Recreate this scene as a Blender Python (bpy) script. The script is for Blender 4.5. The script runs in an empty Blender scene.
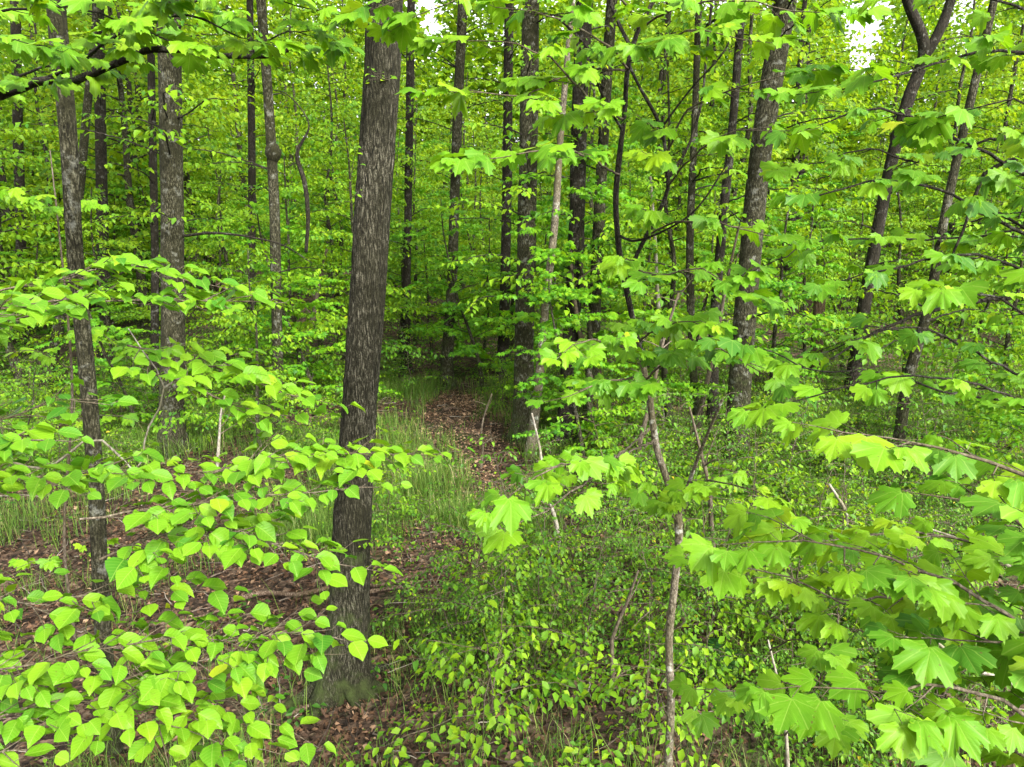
import bpy, math, random
import numpy as np

C = bpy.context.scene.collection
PI = math.pi
F, CX, CY = 710.0, 512.0, 383.5
CAM_H, PITCH = 3.5, math.radians(12.5)
CP, SP = math.cos(PITCH), math.sin(PITCH)
UP = np.array([0., 0., 1.])


# ------------------------------------------------------------------ noise / terrain
def _h(ix, iy, iz):
    n = (ix * 374761393 + iy * 668265263 + iz * 2147483647 * 3 + 1274126177) & 0xFFFFFFFF
    n = ((n ^ (n >> 13)) * 1274126177) & 0xFFFFFFFF
    n = (n ^ (n >> 16)) & 0xFFFFFFFF
    return n / 4294967295.0


def vnoise(p):
    p = np.asarray(p, float)
    i = np.floor(p).astype(np.int64)
    f = p - i
    f = f * f * (3 - 2 * f)
    out = 0
    for a in (0, 1):
        for b in (0, 1):
            for c in (0, 1):
                w = (f[..., 0] if a else 1 - f[..., 0]) * (f[..., 1] if b else 1 - f[..., 1]) * (f[..., 2] if c else 1 - f[..., 2])
                out = out + w * _h(i[..., 0] + a, i[..., 1] + b, i[..., 2] + c)
    return out


def gz(x, y):
    x = np.asarray(x, float); y = np.asarray(y, float)
    p = np.stack([x * .45, y * .45, x * 0], -1)
    q = np.stack([x * 1.7 + 9, y * 1.7, x * 0], -1)
    return (vnoise(p) - .5) * .28 + (vnoise(q) - .5) * .07 + np.clip(y - 17, 0, 60) * .03


# ------------------------------------------------------------------ pixel <-> world
def ray(px, py):
    a, b = (px - CX) / F, (CY - py) / F
    d = np.array([a, CP + b * SP, -SP + b * CP])
    return d


def at(px, py, Y):
    """world point on the picture ray at distance Y in front of the lens"""
    d = ray(px, py)
    return np.array([0, 0, CAM_H]) + d * (Y / d[1])


def gnd(px, py):
    d = ray(px, py)
    t = CAM_H / -d[2]
    for _ in range(6):
        p = np.array([0, 0, CAM_H]) + d * t
        t = (CAM_H - gz(p[0], p[1])) / -d[2]
    return np.array([0, 0, CAM_H]) + d * t


def axial(p):
    return p[1] * CP - (p[2] - CAM_H) * SP


def project(x, y, z):
    dz = z - CAM_H
    ax = y * CP - dz * SP
    up = y * SP + dz * CP
    return CX + F * x / ax, CY - F * up / ax


# ------------------------------------------------------------------ mesh buffer
class Buf:
    def __init__(s):
        s.v, s.uv, s.tone, s.loops, s.sizes, s.n = [], [], [], [], [], 0

    def add(s, verts, loops, sizes, uv=None, tone=None):
        k = len(verts)
        s.v.append(np.asarray(verts, np.float32))
        s.uv.append(np.zeros((k, 2), np.float32) if uv is None else np.asarray(uv, np.float32))
        s.tone.append(np.full(k, .5, np.float32) if tone is None else np.asarray(tone, np.float32))
        s.loops.append(np.asarray(loops, np.int64) + s.n)
        s.sizes.append(np.asarray(sizes, np.int64))
        s.n += k

    def build(s, name, mat, parent=None, loc=None, smooth=True):
        v = np.concatenate(s.v); lo = np.concatenate(s.loops); sz = np.concatenate(s.sizes)
        uv = np.concatenate(s.uv); tn = np.concatenate(s.tone)
        if loc is not None:
            v = v - np.asarray(loc, np.float32)
        me = bpy.data.meshes.new(name)
        me.vertices.add(len(v)); me.vertices.foreach_set('co', v.ravel())
        me.loops.add(len(lo)); me.loops.foreach_set('vertex_index', lo.astype(np.int32))
        me.polygons.add(len(sz))
        st = np.concatenate([[0], np.cumsum(sz)[:-1]])
        me.polygons.foreach_set('loop_start', st.astype(np.int32))
        me.polygons.foreach_set('loop_total', sz.astype(np.int32))
        me.polygons.foreach_set('use_smooth', np.full(len(sz), smooth))
        ul = me.uv_layers.new(name='uv'); ul.data.foreach_set('uv', uv[lo].ravel())
        at_ = me.attributes.new('tone', 'FLOAT', 'POINT'); at_.data.foreach_set('value', tn)
        me.update(calc_edges=True); me.validate()
        me.materials.append(mat)
        o = bpy.data.objects.new(name, me); C.objects.link(o)
        if parent is not None:
            o.parent = parent
        return o


def tag(o, label=None, cat=None, group=None, kind=None):
    if label: o['label'] = label
    if cat: o['category'] = cat
    if group: o['group'] = group
    if kind: o['kind'] = kind
    return o


def thing(name, label, cat, loc=(0, 0, 0), rz=0, group=None):
    o = bpy.data.objects.new(name, None); C.objects.link(o)
    o.location = loc; o.rotation_euler = (0, 0, rz); o.empty_display_size = .2
    return tag(o, label, cat, group)


def copy_tree(o, parent=None):
    c = o.copy(); C.objects.link(c); c.parent = parent
    for ch in list(o.children):
        copy_tree(ch, c)
    return c


# ------------------------------------------------------------------ tubes
def smooth_path(pts, rad, step):
    pts = np.asarray(pts, float); rad = np.asarray(rad, float)
    n = len(pts)
    if n < 2: return pts, rad
    ln = np.linalg.norm(np.diff(pts, axis=0), axis=1) + 1e-9
    D = np.diff(pts, axis=0) / ln[:, None]
    m_ = np.vstack([D[:1], [(D[i] * ln[i + 1] + D[i + 1] * ln[i]) / (ln[i] + ln[i + 1]) for i in range(n - 2)], D[-1:]]) if n > 2 else np.vstack([D, D])
    out, ro = [], []
    for i in range(n - 1):
        m = max(1, int(ln[i] / step))
        for t in np.arange(m) / m:
            t2, t3 = t * t, t * t * t
            out.append((2 * t3 - 3 * t2 + 1) * pts[i] + (t3 - 2 * t2 + t) * ln[i] * m_[i] + (-2 * t3 + 3 * t2) * pts[i + 1] + (t3 - t2) * ln[i] * m_[i + 1])
            ro.append(rad[i] * (1 - t) + rad[i + 1] * t)
    out.append(pts[-1]); ro.append(rad[-1])
    return np.array(out), np.array(ro)


def tube(buf, pts, rad, segs=6, disp=None, tone=.5):
    """one closed tube; disp(theta, s, p) gives the radius factor"""
    pts = np.asarray(pts, float); rad = np.asarray(rad, float)
    n = len(pts)
    T = np.gradient(pts, axis=0); T /= np.linalg.norm(T, axis=1)[:, None] + 1e-9
    ref = np.array([1., 0, 0]) if abs(T[0][2]) > .7 else UP
    A = np.zeros_like(T); a = ref
    for i in range(n):
        a = a - T[i] * a.dot(T[i]); a = a / (np.linalg.norm(a) + 1e-9); A[i] = a
    B = np.cross(T, A)
    th = np.arange(segs) * 2 * PI / segs
    r = np.repeat(rad[:, None], segs, 1)
    s = np.concatenate([[0], np.cumsum(np.linalg.norm(np.diff(pts, axis=0), axis=1))])
    if disp is not None:
        r = r * disp(np.repeat(th[None], n, 0), np.repeat(s[:, None], segs, 1))
    V = pts[:, None] + r[..., None] * (np.cos(th)[None, :, None] * A[:, None] + np.sin(th)[None, :, None] * B[:, None])
    V = V.reshape(-1, 3)
    i = np.arange(n - 1)[:, None] * segs; j = np.arange(segs)[None]; j2 = (j + 1) % segs
    q = np.stack([i + j, i + j2, i + segs + j2, i + segs + j], -1).reshape(-1, 4)
    V = np.vstack([V, pts[-1:] + T[-1:] * rad[-1] * .5])
    cap = np.stack([(n - 1) * segs + np.arange(segs), (n - 1) * segs + (np.arange(segs) + 1) % segs, np.full(segs, n * segs)], -1)
    uv = np.stack([np.tile(th / (2 * PI), n), np.repeat(s, segs)], -1); uv = np.vstack([uv, uv[-1:]])
    buf.add(V, np.concatenate([q.ravel(), cap.ravel()]), np.concatenate([np.full(len(q), 4), np.full(segs, 3)]), uv, np.full(len(V), tone))


# ------------------------------------------------------------------ leaf templates: x across, y along, z up; uv = (x, y)
def t_oval():
    t = np.array([.05, .2, .44, .68, .87]); w = np.array([.10, .275, .375, .33, .155])
    V, L, S = [], [], []
    V.append((0, 0, 0))
    for a, b in zip(t, w):
        for k in (-1, -.5, 0, .5, 1):
            V.append((k * b, a, .22 * abs(k * b) - .16 * a * a + .03 * math.sin(9 * a) * abs(k)))
    V.append((0, 1, -.19))
    n = len(t)
    for k in range(4):
        L += [0, 2 + k, 1 + k]; S.append(3)
        for r in range(n - 1):
            q = 1 + r * 5 + k; L += [q, q + 1, q + 6, q + 5]; S.append(4)
        q = 1 + (n - 1) * 5 + k; L += [q, q + 1, len(V) - 1]; S.append(3)
    V = np.array(V)
    return V, np.array(L), np.array(S), V[:, :2].copy()


def t_maple():
    half = [(0, 1.0), (.06, .88), (.15, .84), (.16, .75), (.215, .68), (.24, .615), (.32, .66), (.41, .75), (.455, .68), (.57, .70), (.55, .59), (.62, .50), (.54, .44),
            (.49, .375), (.47, .33), (.55, .27), (.53, .15), (.41, .10), (.28, .0), (.14, -.04)]
    pts = half + [(-x, y) for x, y in half[1:]][::-1]
    # ring: tip .. right .. base .. left ; insert base
    k = len(half)
    ring = half + [(0, 0.03)] + [(-x, y) for x, y in half[1:]][::-1]
    V = [(0, .22, 0)] + [(x, y, 0) for x, y in ring]
    V = np.array(V, float)
    r = np.hypot(V[:, 0], V[:, 1] - .22)
    ang = np.arctan2(V[:, 0], V[:, 1] - .1)
    V[:, 2] = -.32 * r * r - .03 + .07 * np.cos(ang * 5) * r * 1.2
    V[0, 2] = 0
    n = len(ring); L, S = [], []
    for i in range(n):
        L += [0, 1 + (i + 1) % n, 1 + i]; S.append(3)
    return V, np.array(L), np.array(S), V[:, :2].copy()


def t_star():
    ring = [(0, 1), (.13, .58), (.5, .66), (.33, .33), (.45, .12), (0, 0), (-.45, .12), (-.33, .33), (-.5, .66), (-.13, .58)]
    V = np.array([(0, .25, .05)] + [(x, y, -.25 * (x * x + (y - .25) ** 2)) for x, y in ring])
    n = len(ring); L, S = [], []
    for i in range(n):
        L += [0, 1 + (i + 1) % n, 1 + i]; S.append(3)
    return V, np.array(L), np.array(S), V[:, :2].copy()


def t_diamond(w=.36):
    V = np.array([(0, 0, 0), (w * .85, .38, .09), (w * .5, .75, .0), (0, 1, -.16), (-w * .5, .75, .0), (-w * .85, .38, .09), (0, .5, -.03)])
    L = np.array([0, 1, 6, 1, 2, 3, 6, 6, 3, 4, 5, 0, 6, 5]); S = np.array([3, 4, 4, 3])
    return V, L, S, V[:, :2].copy()


def t_quad(w=.4):
    V = np.array([(0, 0, 0), (w, .45, .10), (0, 1, -.12), (-w, .45, .10)])
    return V, np.array([0, 1, 2, 0, 2, 3]), np.array([3, 3]), V[:, :2].copy()


def vary(tpl, seed, amp, n):
    """n siblings of a leaf outline: lobes longer or shorter, one side fuller, edges nibbled, more or less cupped"""
    out = []
    for k in range(n):
        g = np.random.default_rng(seed + k); V = tpl[0].copy()
        a = np.arctan2(V[:, 0], V[:, 1] - .22)
        f = 1 + amp * (np.sin(a * 2 + g.uniform(0, 6)) * .5 + np.sin(a * 5 + g.uniform(0, 6)) * .4) + g.normal(0, amp * .35, len(V))
        f[0] = 1
        V[:, 0] *= f; V[:, 1] = .22 + (V[:, 1] - .22) * (1 + (f - 1) * .6)
        V[:, 2] = V[:, 2] * g.uniform(.5, 1.7) + g.uniform(-.12, .28) * np.abs(V[:, 0]) + .05 * np.sin(V[:, 1] * 7 + g.uniform(0, 6)) * (np.abs(V[:, 0]) + .1)
        out.append((V, tpl[1], tpl[2], tpl[3]))
    return out


STAR, DIAM, QUAD = t_star(), t_diamond(), t_quad()
OVAL, MAPLE = vary(t_oval(), 3, .12, 5), vary(t_maple(), 9, .11, 6)


class Leaves:
    """collects leaf frames, then writes them at once"""
    def __init__(s): s.p, s.d, s.n, s.s, s.t = [], [], [], [], []

    def put(s, p, d, n, size, tone):
        s.p.append(p); s.d.append(d); s.n.append(n); s.s.append(size); s.t.append(tone)

    def write(s, buf, tpl, widthjit=.12, rng=None):
        if not s.p: return
        rng = rng or np.random.default_rng(1)
        kinds = tpl if isinstance(tpl, list) else [tpl]
        A = [np.array(z) for z in (s.p, s.d, s.n, s.s, s.t)]
        pick = rng.integers(0, len(kinds), len(s.p))
        for k, t_ in enumerate(kinds):
            m_ = pick == k
            if m_.any(): put_leaves(buf, t_, *[z[m_] for z in A], rng)


def put_leaves(buf, tpl, P, D, N, S, T, rng):
    V, L, SZ, UV = tpl
    D = D / (np.linalg.norm(D, axis=1)[:, None] + 1e-9)
    X = np.cross(D, N); X /= np.linalg.norm(X, axis=1)[:, None] + 1e-9
    Z = np.cross(X, D)
    m = len(P)
    wx = S * rng.uniform(.85, 1.15, m); wz = S * rng.uniform(.3, 1.9, m)
    # a little twist and side bend so that no two leaves share one outline
    tw = rng.normal(0, .22, m)
    lx = V[None, :, 0] + tw[:, None] * V[None, :, 1] ** 2 * .35
    lz = V[None, :, 2] + rng.normal(0, .25, m)[:, None] * V[None, :, 0] * V[None, :, 1]
    W = P[:, None] + lx[..., None] * (X * wx[:, None])[:, None] + (V[None, :, 1, None]) * (D * S[:, None])[:, None] + lz[..., None] * (Z * wz[:, None])[:, None]
    k = len(V)
    loops = (L[None] + (np.arange(m) * k)[:, None]).ravel()
    buf.add(W.reshape(-1, 3), loops, np.tile(SZ, m), np.tile(UV, (m, 1)), np.repeat(T, k))


def rot(v, ax, a):
    ax = ax / (np.linalg.norm(ax) + 1e-9)
    return v * math.cos(a) + np.cross(ax, v) * math.sin(a) + ax * ax.dot(v) * (1 - math.cos(a))


def unit(v): return v / (np.linalg.norm(v) + 1e-9)


def tone_of(R):
    """green tones mostly, a few yellow young leaves"""
    return min(.9, max(.02, R.gauss(.45, .2))) if R.random() > .02 else R.uniform(.93, 1)


# ------------------------------------------------------------------ materials
def mat(name):
    m = bpy.data.materials.new(name); m.use_nodes = True
    nt = m.node_tree; nt.nodes.clear()
    return m, nt


def nd(nt, typ, **kw):
    n = nt.nodes.new(typ)
    for k, v in kw.items():
        if k.startswith('i_'):
            key = k[2:]
            n.inputs[int(key) if key.isdigit() else key.replace('_', ' ')].default_value = v
        else:
            setattr(n, k, v)
    return n


def mth(nt, op, a, b=None, clamp=False):
    n = nt.nodes.new('ShaderNodeMath'); n.operation = op; n.use_clamp = clamp
    for i, x in enumerate((a, b)):
        if x is None: continue
        if isinstance(x, (int, float)): n.inputs[i].default_value = x
        else: nt.links.new(x, n.inputs[i])
    return n.outputs[0]


def ramp(nt, fac, stops, interp='LINEAR'):
    n = nt.nodes.new('ShaderNodeValToRGB'); n.color_ramp.interpolation = interp
    e = n.color_ramp.elements
    while len(e) < len(stops): e.new(.5)
    for x, (p, c) in zip(e, stops):
        x.position = p; x.color = (*c, 1) if len(c) == 3 else c
    nt.links.new(fac, n.inputs[0])
    return n.outputs[0]


def mixc(nt, fac, a, b, mode='MIX'):
    n = nt.nodes.new('ShaderNodeMix'); n.data_type = 'RGBA'; n.blend_type = mode
    for sock, x in ((n.inputs[0], fac), (n.inputs[6], a), (n.inputs[7], b)):
        if isinstance(x, (int, float)): sock.default_value = x
        elif isinstance(x, tuple): sock.default_value = (*x, 1)
        else: nt.links.new(x, sock)
    return n.outputs[2]


def leaf_mat(name, cols, trans=.45, veins=None, rough=.5, tgain=(1.38, 1.25, .65)):
    m, nt = mat(name); L = nt.links.new
    a = nd(nt, 'ShaderNodeAttribute', attribute_name='tone')
    col = ramp(nt, a.outputs['Fac'], cols)
    geo = nd(nt, 'ShaderNodeTexCoord')
    nz = nd(nt, 'ShaderNodeTexNoise', i_Scale=45.0 if veins else 7.0, i_Detail=2.0)
    L(geo.outputs['Object'], nz.inputs['Vector'])
    col = mixc(nt, mth(nt, 'MULTIPLY', nz.outputs[0], .35), col, mixc(nt, 1.0, col, (.55, .62, .5), 'MULTIPLY'))
    p = nd(nt, 'ShaderNodeBsdfPrincipled', i_Roughness=rough)
    p.inputs['Specular IOR Level'].default_value = .2
    if veins:
        sp_ = nd(nt, 'ShaderNodeTexNoise', i_Scale=120.0, i_Detail=1.0); L(geo.outputs['Object'], sp_.inputs['Vector'])
        col = mixc(nt, ramp(nt, sp_.outputs[0], [(.70, (0, 0, 0)), (.76, (.8, .8, .8))]), col, (.10, .075, .02))
        bl = nd(nt, 'ShaderNodeTexNoise', i_Scale=11.0, i_Detail=2.0); L(geo.outputs['Object'], bl.inputs['Vector'])
        col = mixc(nt, ramp(nt, bl.outputs[0], [(.45, (0, 0, 0)), (.7, (.55, .55, .55))]), col, mixc(nt, 1.0, col, (.62, .85, .8), 'MULTIPLY'))
        uvn = nd(nt, 'ShaderNodeUVMap', uv_map='uv'); sx = nd(nt, 'ShaderNodeSeparateXYZ'); L(uvn.outputs[0], sx.inputs[0])
        u, v = sx.outputs[0], sx.outputs[1]
        au = mth(nt, 'ABSOLUTE', u)
        if veins == 'pinnate':
            mid = mth(nt, 'LESS_THAN', au, .013)
            f = mth(nt, 'FRACT', mth(nt, 'MULTIPLY', mth(nt, 'SUBTRACT', v, mth(nt, 'MULTIPLY', au, .75)), 7.5))
            f = mth(nt, 'ABSOLUTE', mth(nt, 'SUBTRACT', f, .5))
            line = mth(nt, 'MAXIMUM', mid, mth(nt, 'MULTIPLY', mth(nt, 'SUBTRACT', 1.0, mth(nt, 'MULTIPLY', f, 9.0), True), .55))
            hgt = f
        else:
            ds = []
            for ang in (0, 40, 78):
                c, s = math.cos(math.radians(ang)), math.sin(math.radians(ang))
                d = mth(nt, 'ABSOLUTE', mth(nt, 'SUBTRACT', mth(nt, 'MULTIPLY', au, c), mth(nt, 'MULTIPLY', mth(nt, 'SUBTRACT', v, .03), s)))
                ds.append(d)
            d = mth(nt, 'MINIMUM', mth(nt, 'MINIMUM', ds[0], ds[1]), ds[2])
            line = mth(nt, 'SUBTRACT', 1.0, mth(nt, 'MULTIPLY', d, 60.0), True)
            f = mth(nt, 'FRACT', mth(nt, 'MULTIPLY', mth(nt, 'SUBTRACT', v, mth(nt, 'MULTIPLY', au, .9)), 9.0))
            f = mth(nt, 'ABSOLUTE', mth(nt, 'SUBTRACT', f, .5))
            line = mth(nt, 'MAXIMUM', line, mth(nt, 'MULTIPLY', mth(nt, 'SUBTRACT', 1.0, mth(nt, 'MULTIPLY', f, 10.0), True), .3))
            hgt = mth(nt, 'ADD', mth(nt, 'MULTIPLY', d, 6.0, True), mth(nt, 'MULTIPLY', f, .35))
        col = mixc(nt, mth(nt, 'MULTIPLY', line, .32), col, (.30, .42, .08))
        b = nd(nt, 'ShaderNodeBump', i_Strength=.18 if veins == 'palmate' else .35, i_Distance=.003); L(hgt, b.inputs['Height']); L(b.outputs[0], p.inputs['Normal'])
    L(col, p.inputs['Base Color'])
    t = nd(nt, 'ShaderNodeBsdfTranslucent')
    L(mixc(nt, 1.0, col, tgain, 'MULTIPLY'), t.inputs[0])
    mx = nd(nt, 'ShaderNodeMixShader', i_0=trans); L(p.outputs[0], mx.inputs[1]); L(t.outputs[0], mx.inputs[2])
    o = nd(nt, 'ShaderNodeOutputMaterial'); L(mx.outputs[0], o.inputs[0])
    return m


def bark_mat(name, dark, mid, light, ridge=38., moss=.0, lichen=.0, stretch=.24, bump=.9):
    m, nt = mat(name); L = nt.links.new
    tc = nd(nt, 'ShaderNodeTexCoord')
    wob = nd(nt, 'ShaderNodeTexNoise', i_Scale=6.0, i_Detail=3.0); L(tc.outputs['Object'], wob.inputs['Vector'])
    va = nd(nt, 'ShaderNodeVectorMath', operation='MULTIPLY_ADD'); L(wob.outputs['Color'], va.inputs[0]); va.inputs[1].default_value = (.05, .05, .0); L(tc.outputs['Object'], va.inputs[2])
    mp = nd(nt, 'ShaderNodeMapping'); mp.inputs['Scale'].default_value = (1, 1, stretch); L(va.outputs[0], mp.inputs[0])
    vo = nd(nt, 'ShaderNodeTexVoronoi', feature='DISTANCE_TO_EDGE', i_Scale=ridge); L(mp.outputs[0], vo.inputs['Vector'])
    n1 = nd(nt, 'ShaderNodeTexNoise', i_Scale=ridge * 1.1, i_Detail=5.0, i_Roughness=.6); L(mp.outputs[0], n1.inputs['Vector'])
    nf = nd(nt, 'ShaderNodeTexNoise', i_Scale=ridge * 2.2, i_Detail=4.0, i_Roughness=.7); L(tc.outputs['Object'], nf.inputs['Vector'])
    rg = mth(nt, 'SUBTRACT', 1.0, mth(nt, 'MULTIPLY', mth(nt, 'ABSOLUTE', mth(nt, 'SUBTRACT', n1.outputs[0], .5)), 5.0), True)
    hgt = mth(nt, 'ADD', mth(nt, 'MULTIPLY', rg, .55), mth(nt, 'MULTIPLY', vo.outputs[0], .9, True))
    hgt = mth(nt, 'MULTIPLY', hgt, mth(nt, 'ADD', mth(nt, 'MULTIPLY', nf.outputs[0], 1.7), .22))
    n2 = nd(nt, 'ShaderNodeTexNoise', i_Scale=1.9, i_Detail=5.0, i_Roughness=.65); L(tc.outputs['Object'], n2.inputs['Vector'])
    col = ramp(nt, hgt, [(.22, dark), (.56, mid), (.98, light)])
    col = mixc(nt, ramp(nt, n2.outputs[0], [(.42, (0, 0, 0)), (.60, (.85, .85, .85))]), col, mixc(nt, hgt, dark, tuple(c * k for c, k in zip(mid, (.8, .85, .5)))))
    if lichen:
        n3 = nd(nt, 'ShaderNodeTexNoise', i_Scale=9.0, i_Detail=5.0, i_Roughness=.7); L(tc.outputs['Object'], n3.inputs['Vector'])
        col = mixc(nt, ramp(nt, n3.outputs[0], [(.56, (0, 0, 0)), (.66, (lichen,) * 3)]), col, (.36, .37, .31))
    if moss:
        n4 = nd(nt, 'ShaderNodeTexNoise', i_Scale=5.0, i_Detail=6.0, i_Roughness=.7); L(tc.outputs['Object'], n4.inputs['Vector'])
        sx = nd(nt, 'ShaderNodeSeparateXYZ'); L(tc.outputs['Object'], sx.inputs[0])
        k = mth(nt, 'SUBTRACT', n4.outputs[0], mth(nt, 'MULTIPLY', sx.outputs[2], .10))
        k = mth(nt, 'SUBTRACT', k, mth(nt, 'MULTIPLY', sx.outputs[0], .25))
        col = mixc(nt, ramp(nt, k, [(.40, (0, 0, 0)), (.58, (moss,) * 3)]), col, (.045, .062, .016))
    p = nd(nt, 'ShaderNodeBsdfPrincipled', i_Roughness=.9); p.inputs['Specular IOR Level'].default_value = .15
    L(col, p.inputs['Base Color'])
    b = nd(nt, 'ShaderNodeBump', i_Strength=bump, i_Distance=.02); L(hgt, b.inputs['Height']); L(b.outputs[0], p.inputs['Normal'])
    o = nd(nt, 'ShaderNodeOutputMaterial'); L(p.outputs[0], o.inputs[0])
    return m


def plain_attr_mat(name, cols, rough=.8, trans=.0):
    m, nt = mat(name); L = nt.links.new
    a = nd(nt, 'ShaderNodeAttribute', attribute_name='tone')
    col = ramp(nt, a.outputs['Fac'], cols)
    p = nd(nt, 'ShaderNodeBsdfPrincipled', i_Roughness=rough); p.inputs['Specular IOR Level'].default_value = .2
    L(col, p.inputs['Base Color'])
    o = nd(nt, 'ShaderNodeOutputMaterial')
    if trans:
        t = nd(nt, 'ShaderNodeBsdfTranslucent'); L(col, t.inputs[0])
        mx = nd(nt, 'ShaderNodeMixShader', i_0=trans); L(p.outputs[0], mx.inputs[1]); L(t.outputs[0], mx.inputs[2]); L(mx.outputs[0], o.inputs[0])
    else:
        L(p.outputs[0], o.inputs[0])
    return m


YEL = (.30, .36, .012)
M = {}
M['oval'] = leaf_mat('oval_leaf', [(0, (.045, .160, .010)), (.45, (.108, .245, .008)), (.9, (.165, .305, .010)), (1, YEL)], .42, 'pinnate')
M['maple'] = leaf_mat('maple_leaf', [(0, (.045, .142, .010)), (.45, (.105, .248, .007)), (.9, (.180, .330, .008)), (1, YEL)], .42, 'palmate')
M['maple_far'] = leaf_mat('maple_spray', [(0, (.040, .150, .012)), (.45, (.090, .250, .010)), (.9, (.165, .335, .010)), (1, YEL)], .5)
M['under'] = leaf_mat('understory_leaf', [(0, (.040, .140, .012)), (.45, (.122, .262, .010)), (.9, (.215, .350, .010)), (1, YEL)], .5)
M['canopy'] = leaf_mat('canopy_leaf', [(0, (.040, .130, .014)), (.45, (.130, .250, .010)), (.9, (.225, .330, .010)), (1, YEL)], .55)
M['shrub'] = leaf_mat('shrub_leaf', [(0, (.028, .090, .010)), (.45, (.070, .175, .010)), (.9, (.14, .265, .010)), (1, (.36, .30, .02))], .4)
M['grass'] = plain_attr_mat('grass_blade', [(0, (.036, .085, .012)), (.6, (.095, .180, .020)), (.9, (.19, .24, .045)), (1, (.28, .25, .12))], .6, .35)
M['litter'] = plain_attr_mat('fallen_leaf', [(0, (.012, .007, .004)), (.35, (.045, .024, .012)), (.7, (.115, .062, .032)), (1, (.29, .19, .115))], .7, .12)
M['fern'] = leaf_mat('fern_frond', [(0, (.015, .06, .012)), (.5, (.022, .09, .016)), (1, (.04, .12, .02))], .3)
M['bark_oak'] = bark_mat('ridged_bark', (.006, .0055, .003), (.023, .021, .011), (.175, .165, .118), 58., moss=.95, lichen=.0, stretch=.16)
M['bark'] = bark_mat('grey_brown_bark', (.007, .0065, .003), (.025, .0235, .011), (.150, .143, .092), 46., moss=.6, lichen=.3)
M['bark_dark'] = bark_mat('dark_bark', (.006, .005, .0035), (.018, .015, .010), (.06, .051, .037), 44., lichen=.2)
M['bark_pale'] = bark_mat('pale_smooth_bark', (.06, .05, .038), (.17, .15, .12), (.30, .28, .24), 20., lichen=.9, bump=.35, stretch=.5)
M['bark_mottled'] = bark_mat('mottled_bark', (.035, .028, .019), (.11, .092, .065), (.24, .21, .165), 40., moss=.3, lichen=.8, bump=.5, stretch=.5)
M['twig'] = bark_mat('brown_twig_bark', (.03, .023, .016), (.075, .06, .042), (.16, .135, .10), 60., bump=.2)
M['twig_pale'] = bark_mat('pale_twig_bark', (.10, .085, .065), (.20, .18, .15), (.34, .32, .28), 40., lichen=.5, bump=.2)
M['deadwood'] = bark_mat('weathered_wood', (.03, .018, .011), (.09, .060, .040), (.22, .17, .125), 40., bump=.6)


def ground_mat():
    m, nt = mat('forest_floor'); L = nt.links.new
    tc = nd(nt, 'ShaderNodeTexCoord')
    wob = nd(nt, 'ShaderNodeTexNoise', i_Scale=9.0, i_Detail=2.0); L(tc.outputs['Object'], wob.inputs['Vector'])
    va = nd(nt, 'ShaderNodeVectorMath', operation='MULTIPLY_ADD'); L(wob.outputs['Color'], va.inputs[0]); va.inputs[1].default_value = (.12, .12, .0); L(tc.outputs['Object'], va.inputs[2])
    vo = nd(nt, 'ShaderNodeTexVoronoi', i_Scale=17.0); L(va.outputs[0], vo.inputs['Vector'])
    sx = nd(nt, 'ShaderNodeSeparateColor'); L(vo.outputs['Color'], sx.inputs[0])
    col = ramp(nt, sx.outputs[0], [(0, (.015, .011, .008)), (.4, (.040, .026, .017)), (.75, (.080, .051, .033)), (1, (.15, .105, .07))])
    nz = nd(nt, 'ShaderNodeTexNoise', i_Scale=1.3, i_Detail=5.0, i_Roughness=.7); L(tc.outputs['Object'], nz.inputs['Vector'])
    col = mixc(nt, ramp(nt, nz.outputs[0], [(.42, (0, 0, 0)), (.62, (.75, .75, .75))]), col, (.022, .016, .011))
    n2 = nd(nt, 'ShaderNodeTexNoise', i_Scale=.8, i_Detail=6.0, i_Roughness=.75); L(tc.outputs['Object'], n2.inputs['Vector'])
    col = mixc(nt, ramp(nt, n2.outputs[0], [(.52, (0, 0, 0)), (.66, (.7, .7, .7))]), col, (.035, .055, .014))
    p = nd(nt, 'ShaderNodeBsdfPrincipled', i_Roughness=.95); p.inputs['Specular IOR Level'].default_value = .1
    L(col, p.inputs['Base Color'])
    b = nd(nt, 'ShaderNodeBump', i_Strength=1.0, i_Distance=.04); L(vo.outputs['Distance'], b.inputs['Height']); L(b.outputs[0], p.inputs['Normal'])
    o = nd(nt, 'ShaderNodeOutputMaterial'); L(p.outputs[0], o.inputs[0])
    return m


# ------------------------------------------------------------------ ground
def axis(lim, fine, n):
    a = np.linspace(0, 1, n)
    return fine * a + (lim - fine) * a ** 4


xs = axis(220, 14, 110); xs = np.concatenate([-xs[:0:-1], xs])
ys = np.concatenate([-axis(60, 6, 24)[:0:-1], axis(260, 20, 150)])
X, Y = np.meshgrid(xs, ys)
Z = gz(X, Y)
nx, ny = len(xs), len(ys)
b = Buf()
i = np.arange(ny - 1)[:, None] * nx; j = np.arange(nx - 1)[None]
q = np.stack([i + j, i + j + 1, i + nx + j + 1, i + nx + j], -1).reshape(-1, 4)
b.add(np.stack([X, Y, Z], -1).reshape(-1, 3), q.ravel(), np.full(len(q), 4))
tag(b.build('ground', ground_mat()), kind='structure')


# bare litter areas and the path, as world blobs (x, y, rx, ry)
def blob(px, py, rx, ry):
    p = gnd(px, py); return (p[0], p[1], rx, ry)


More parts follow.
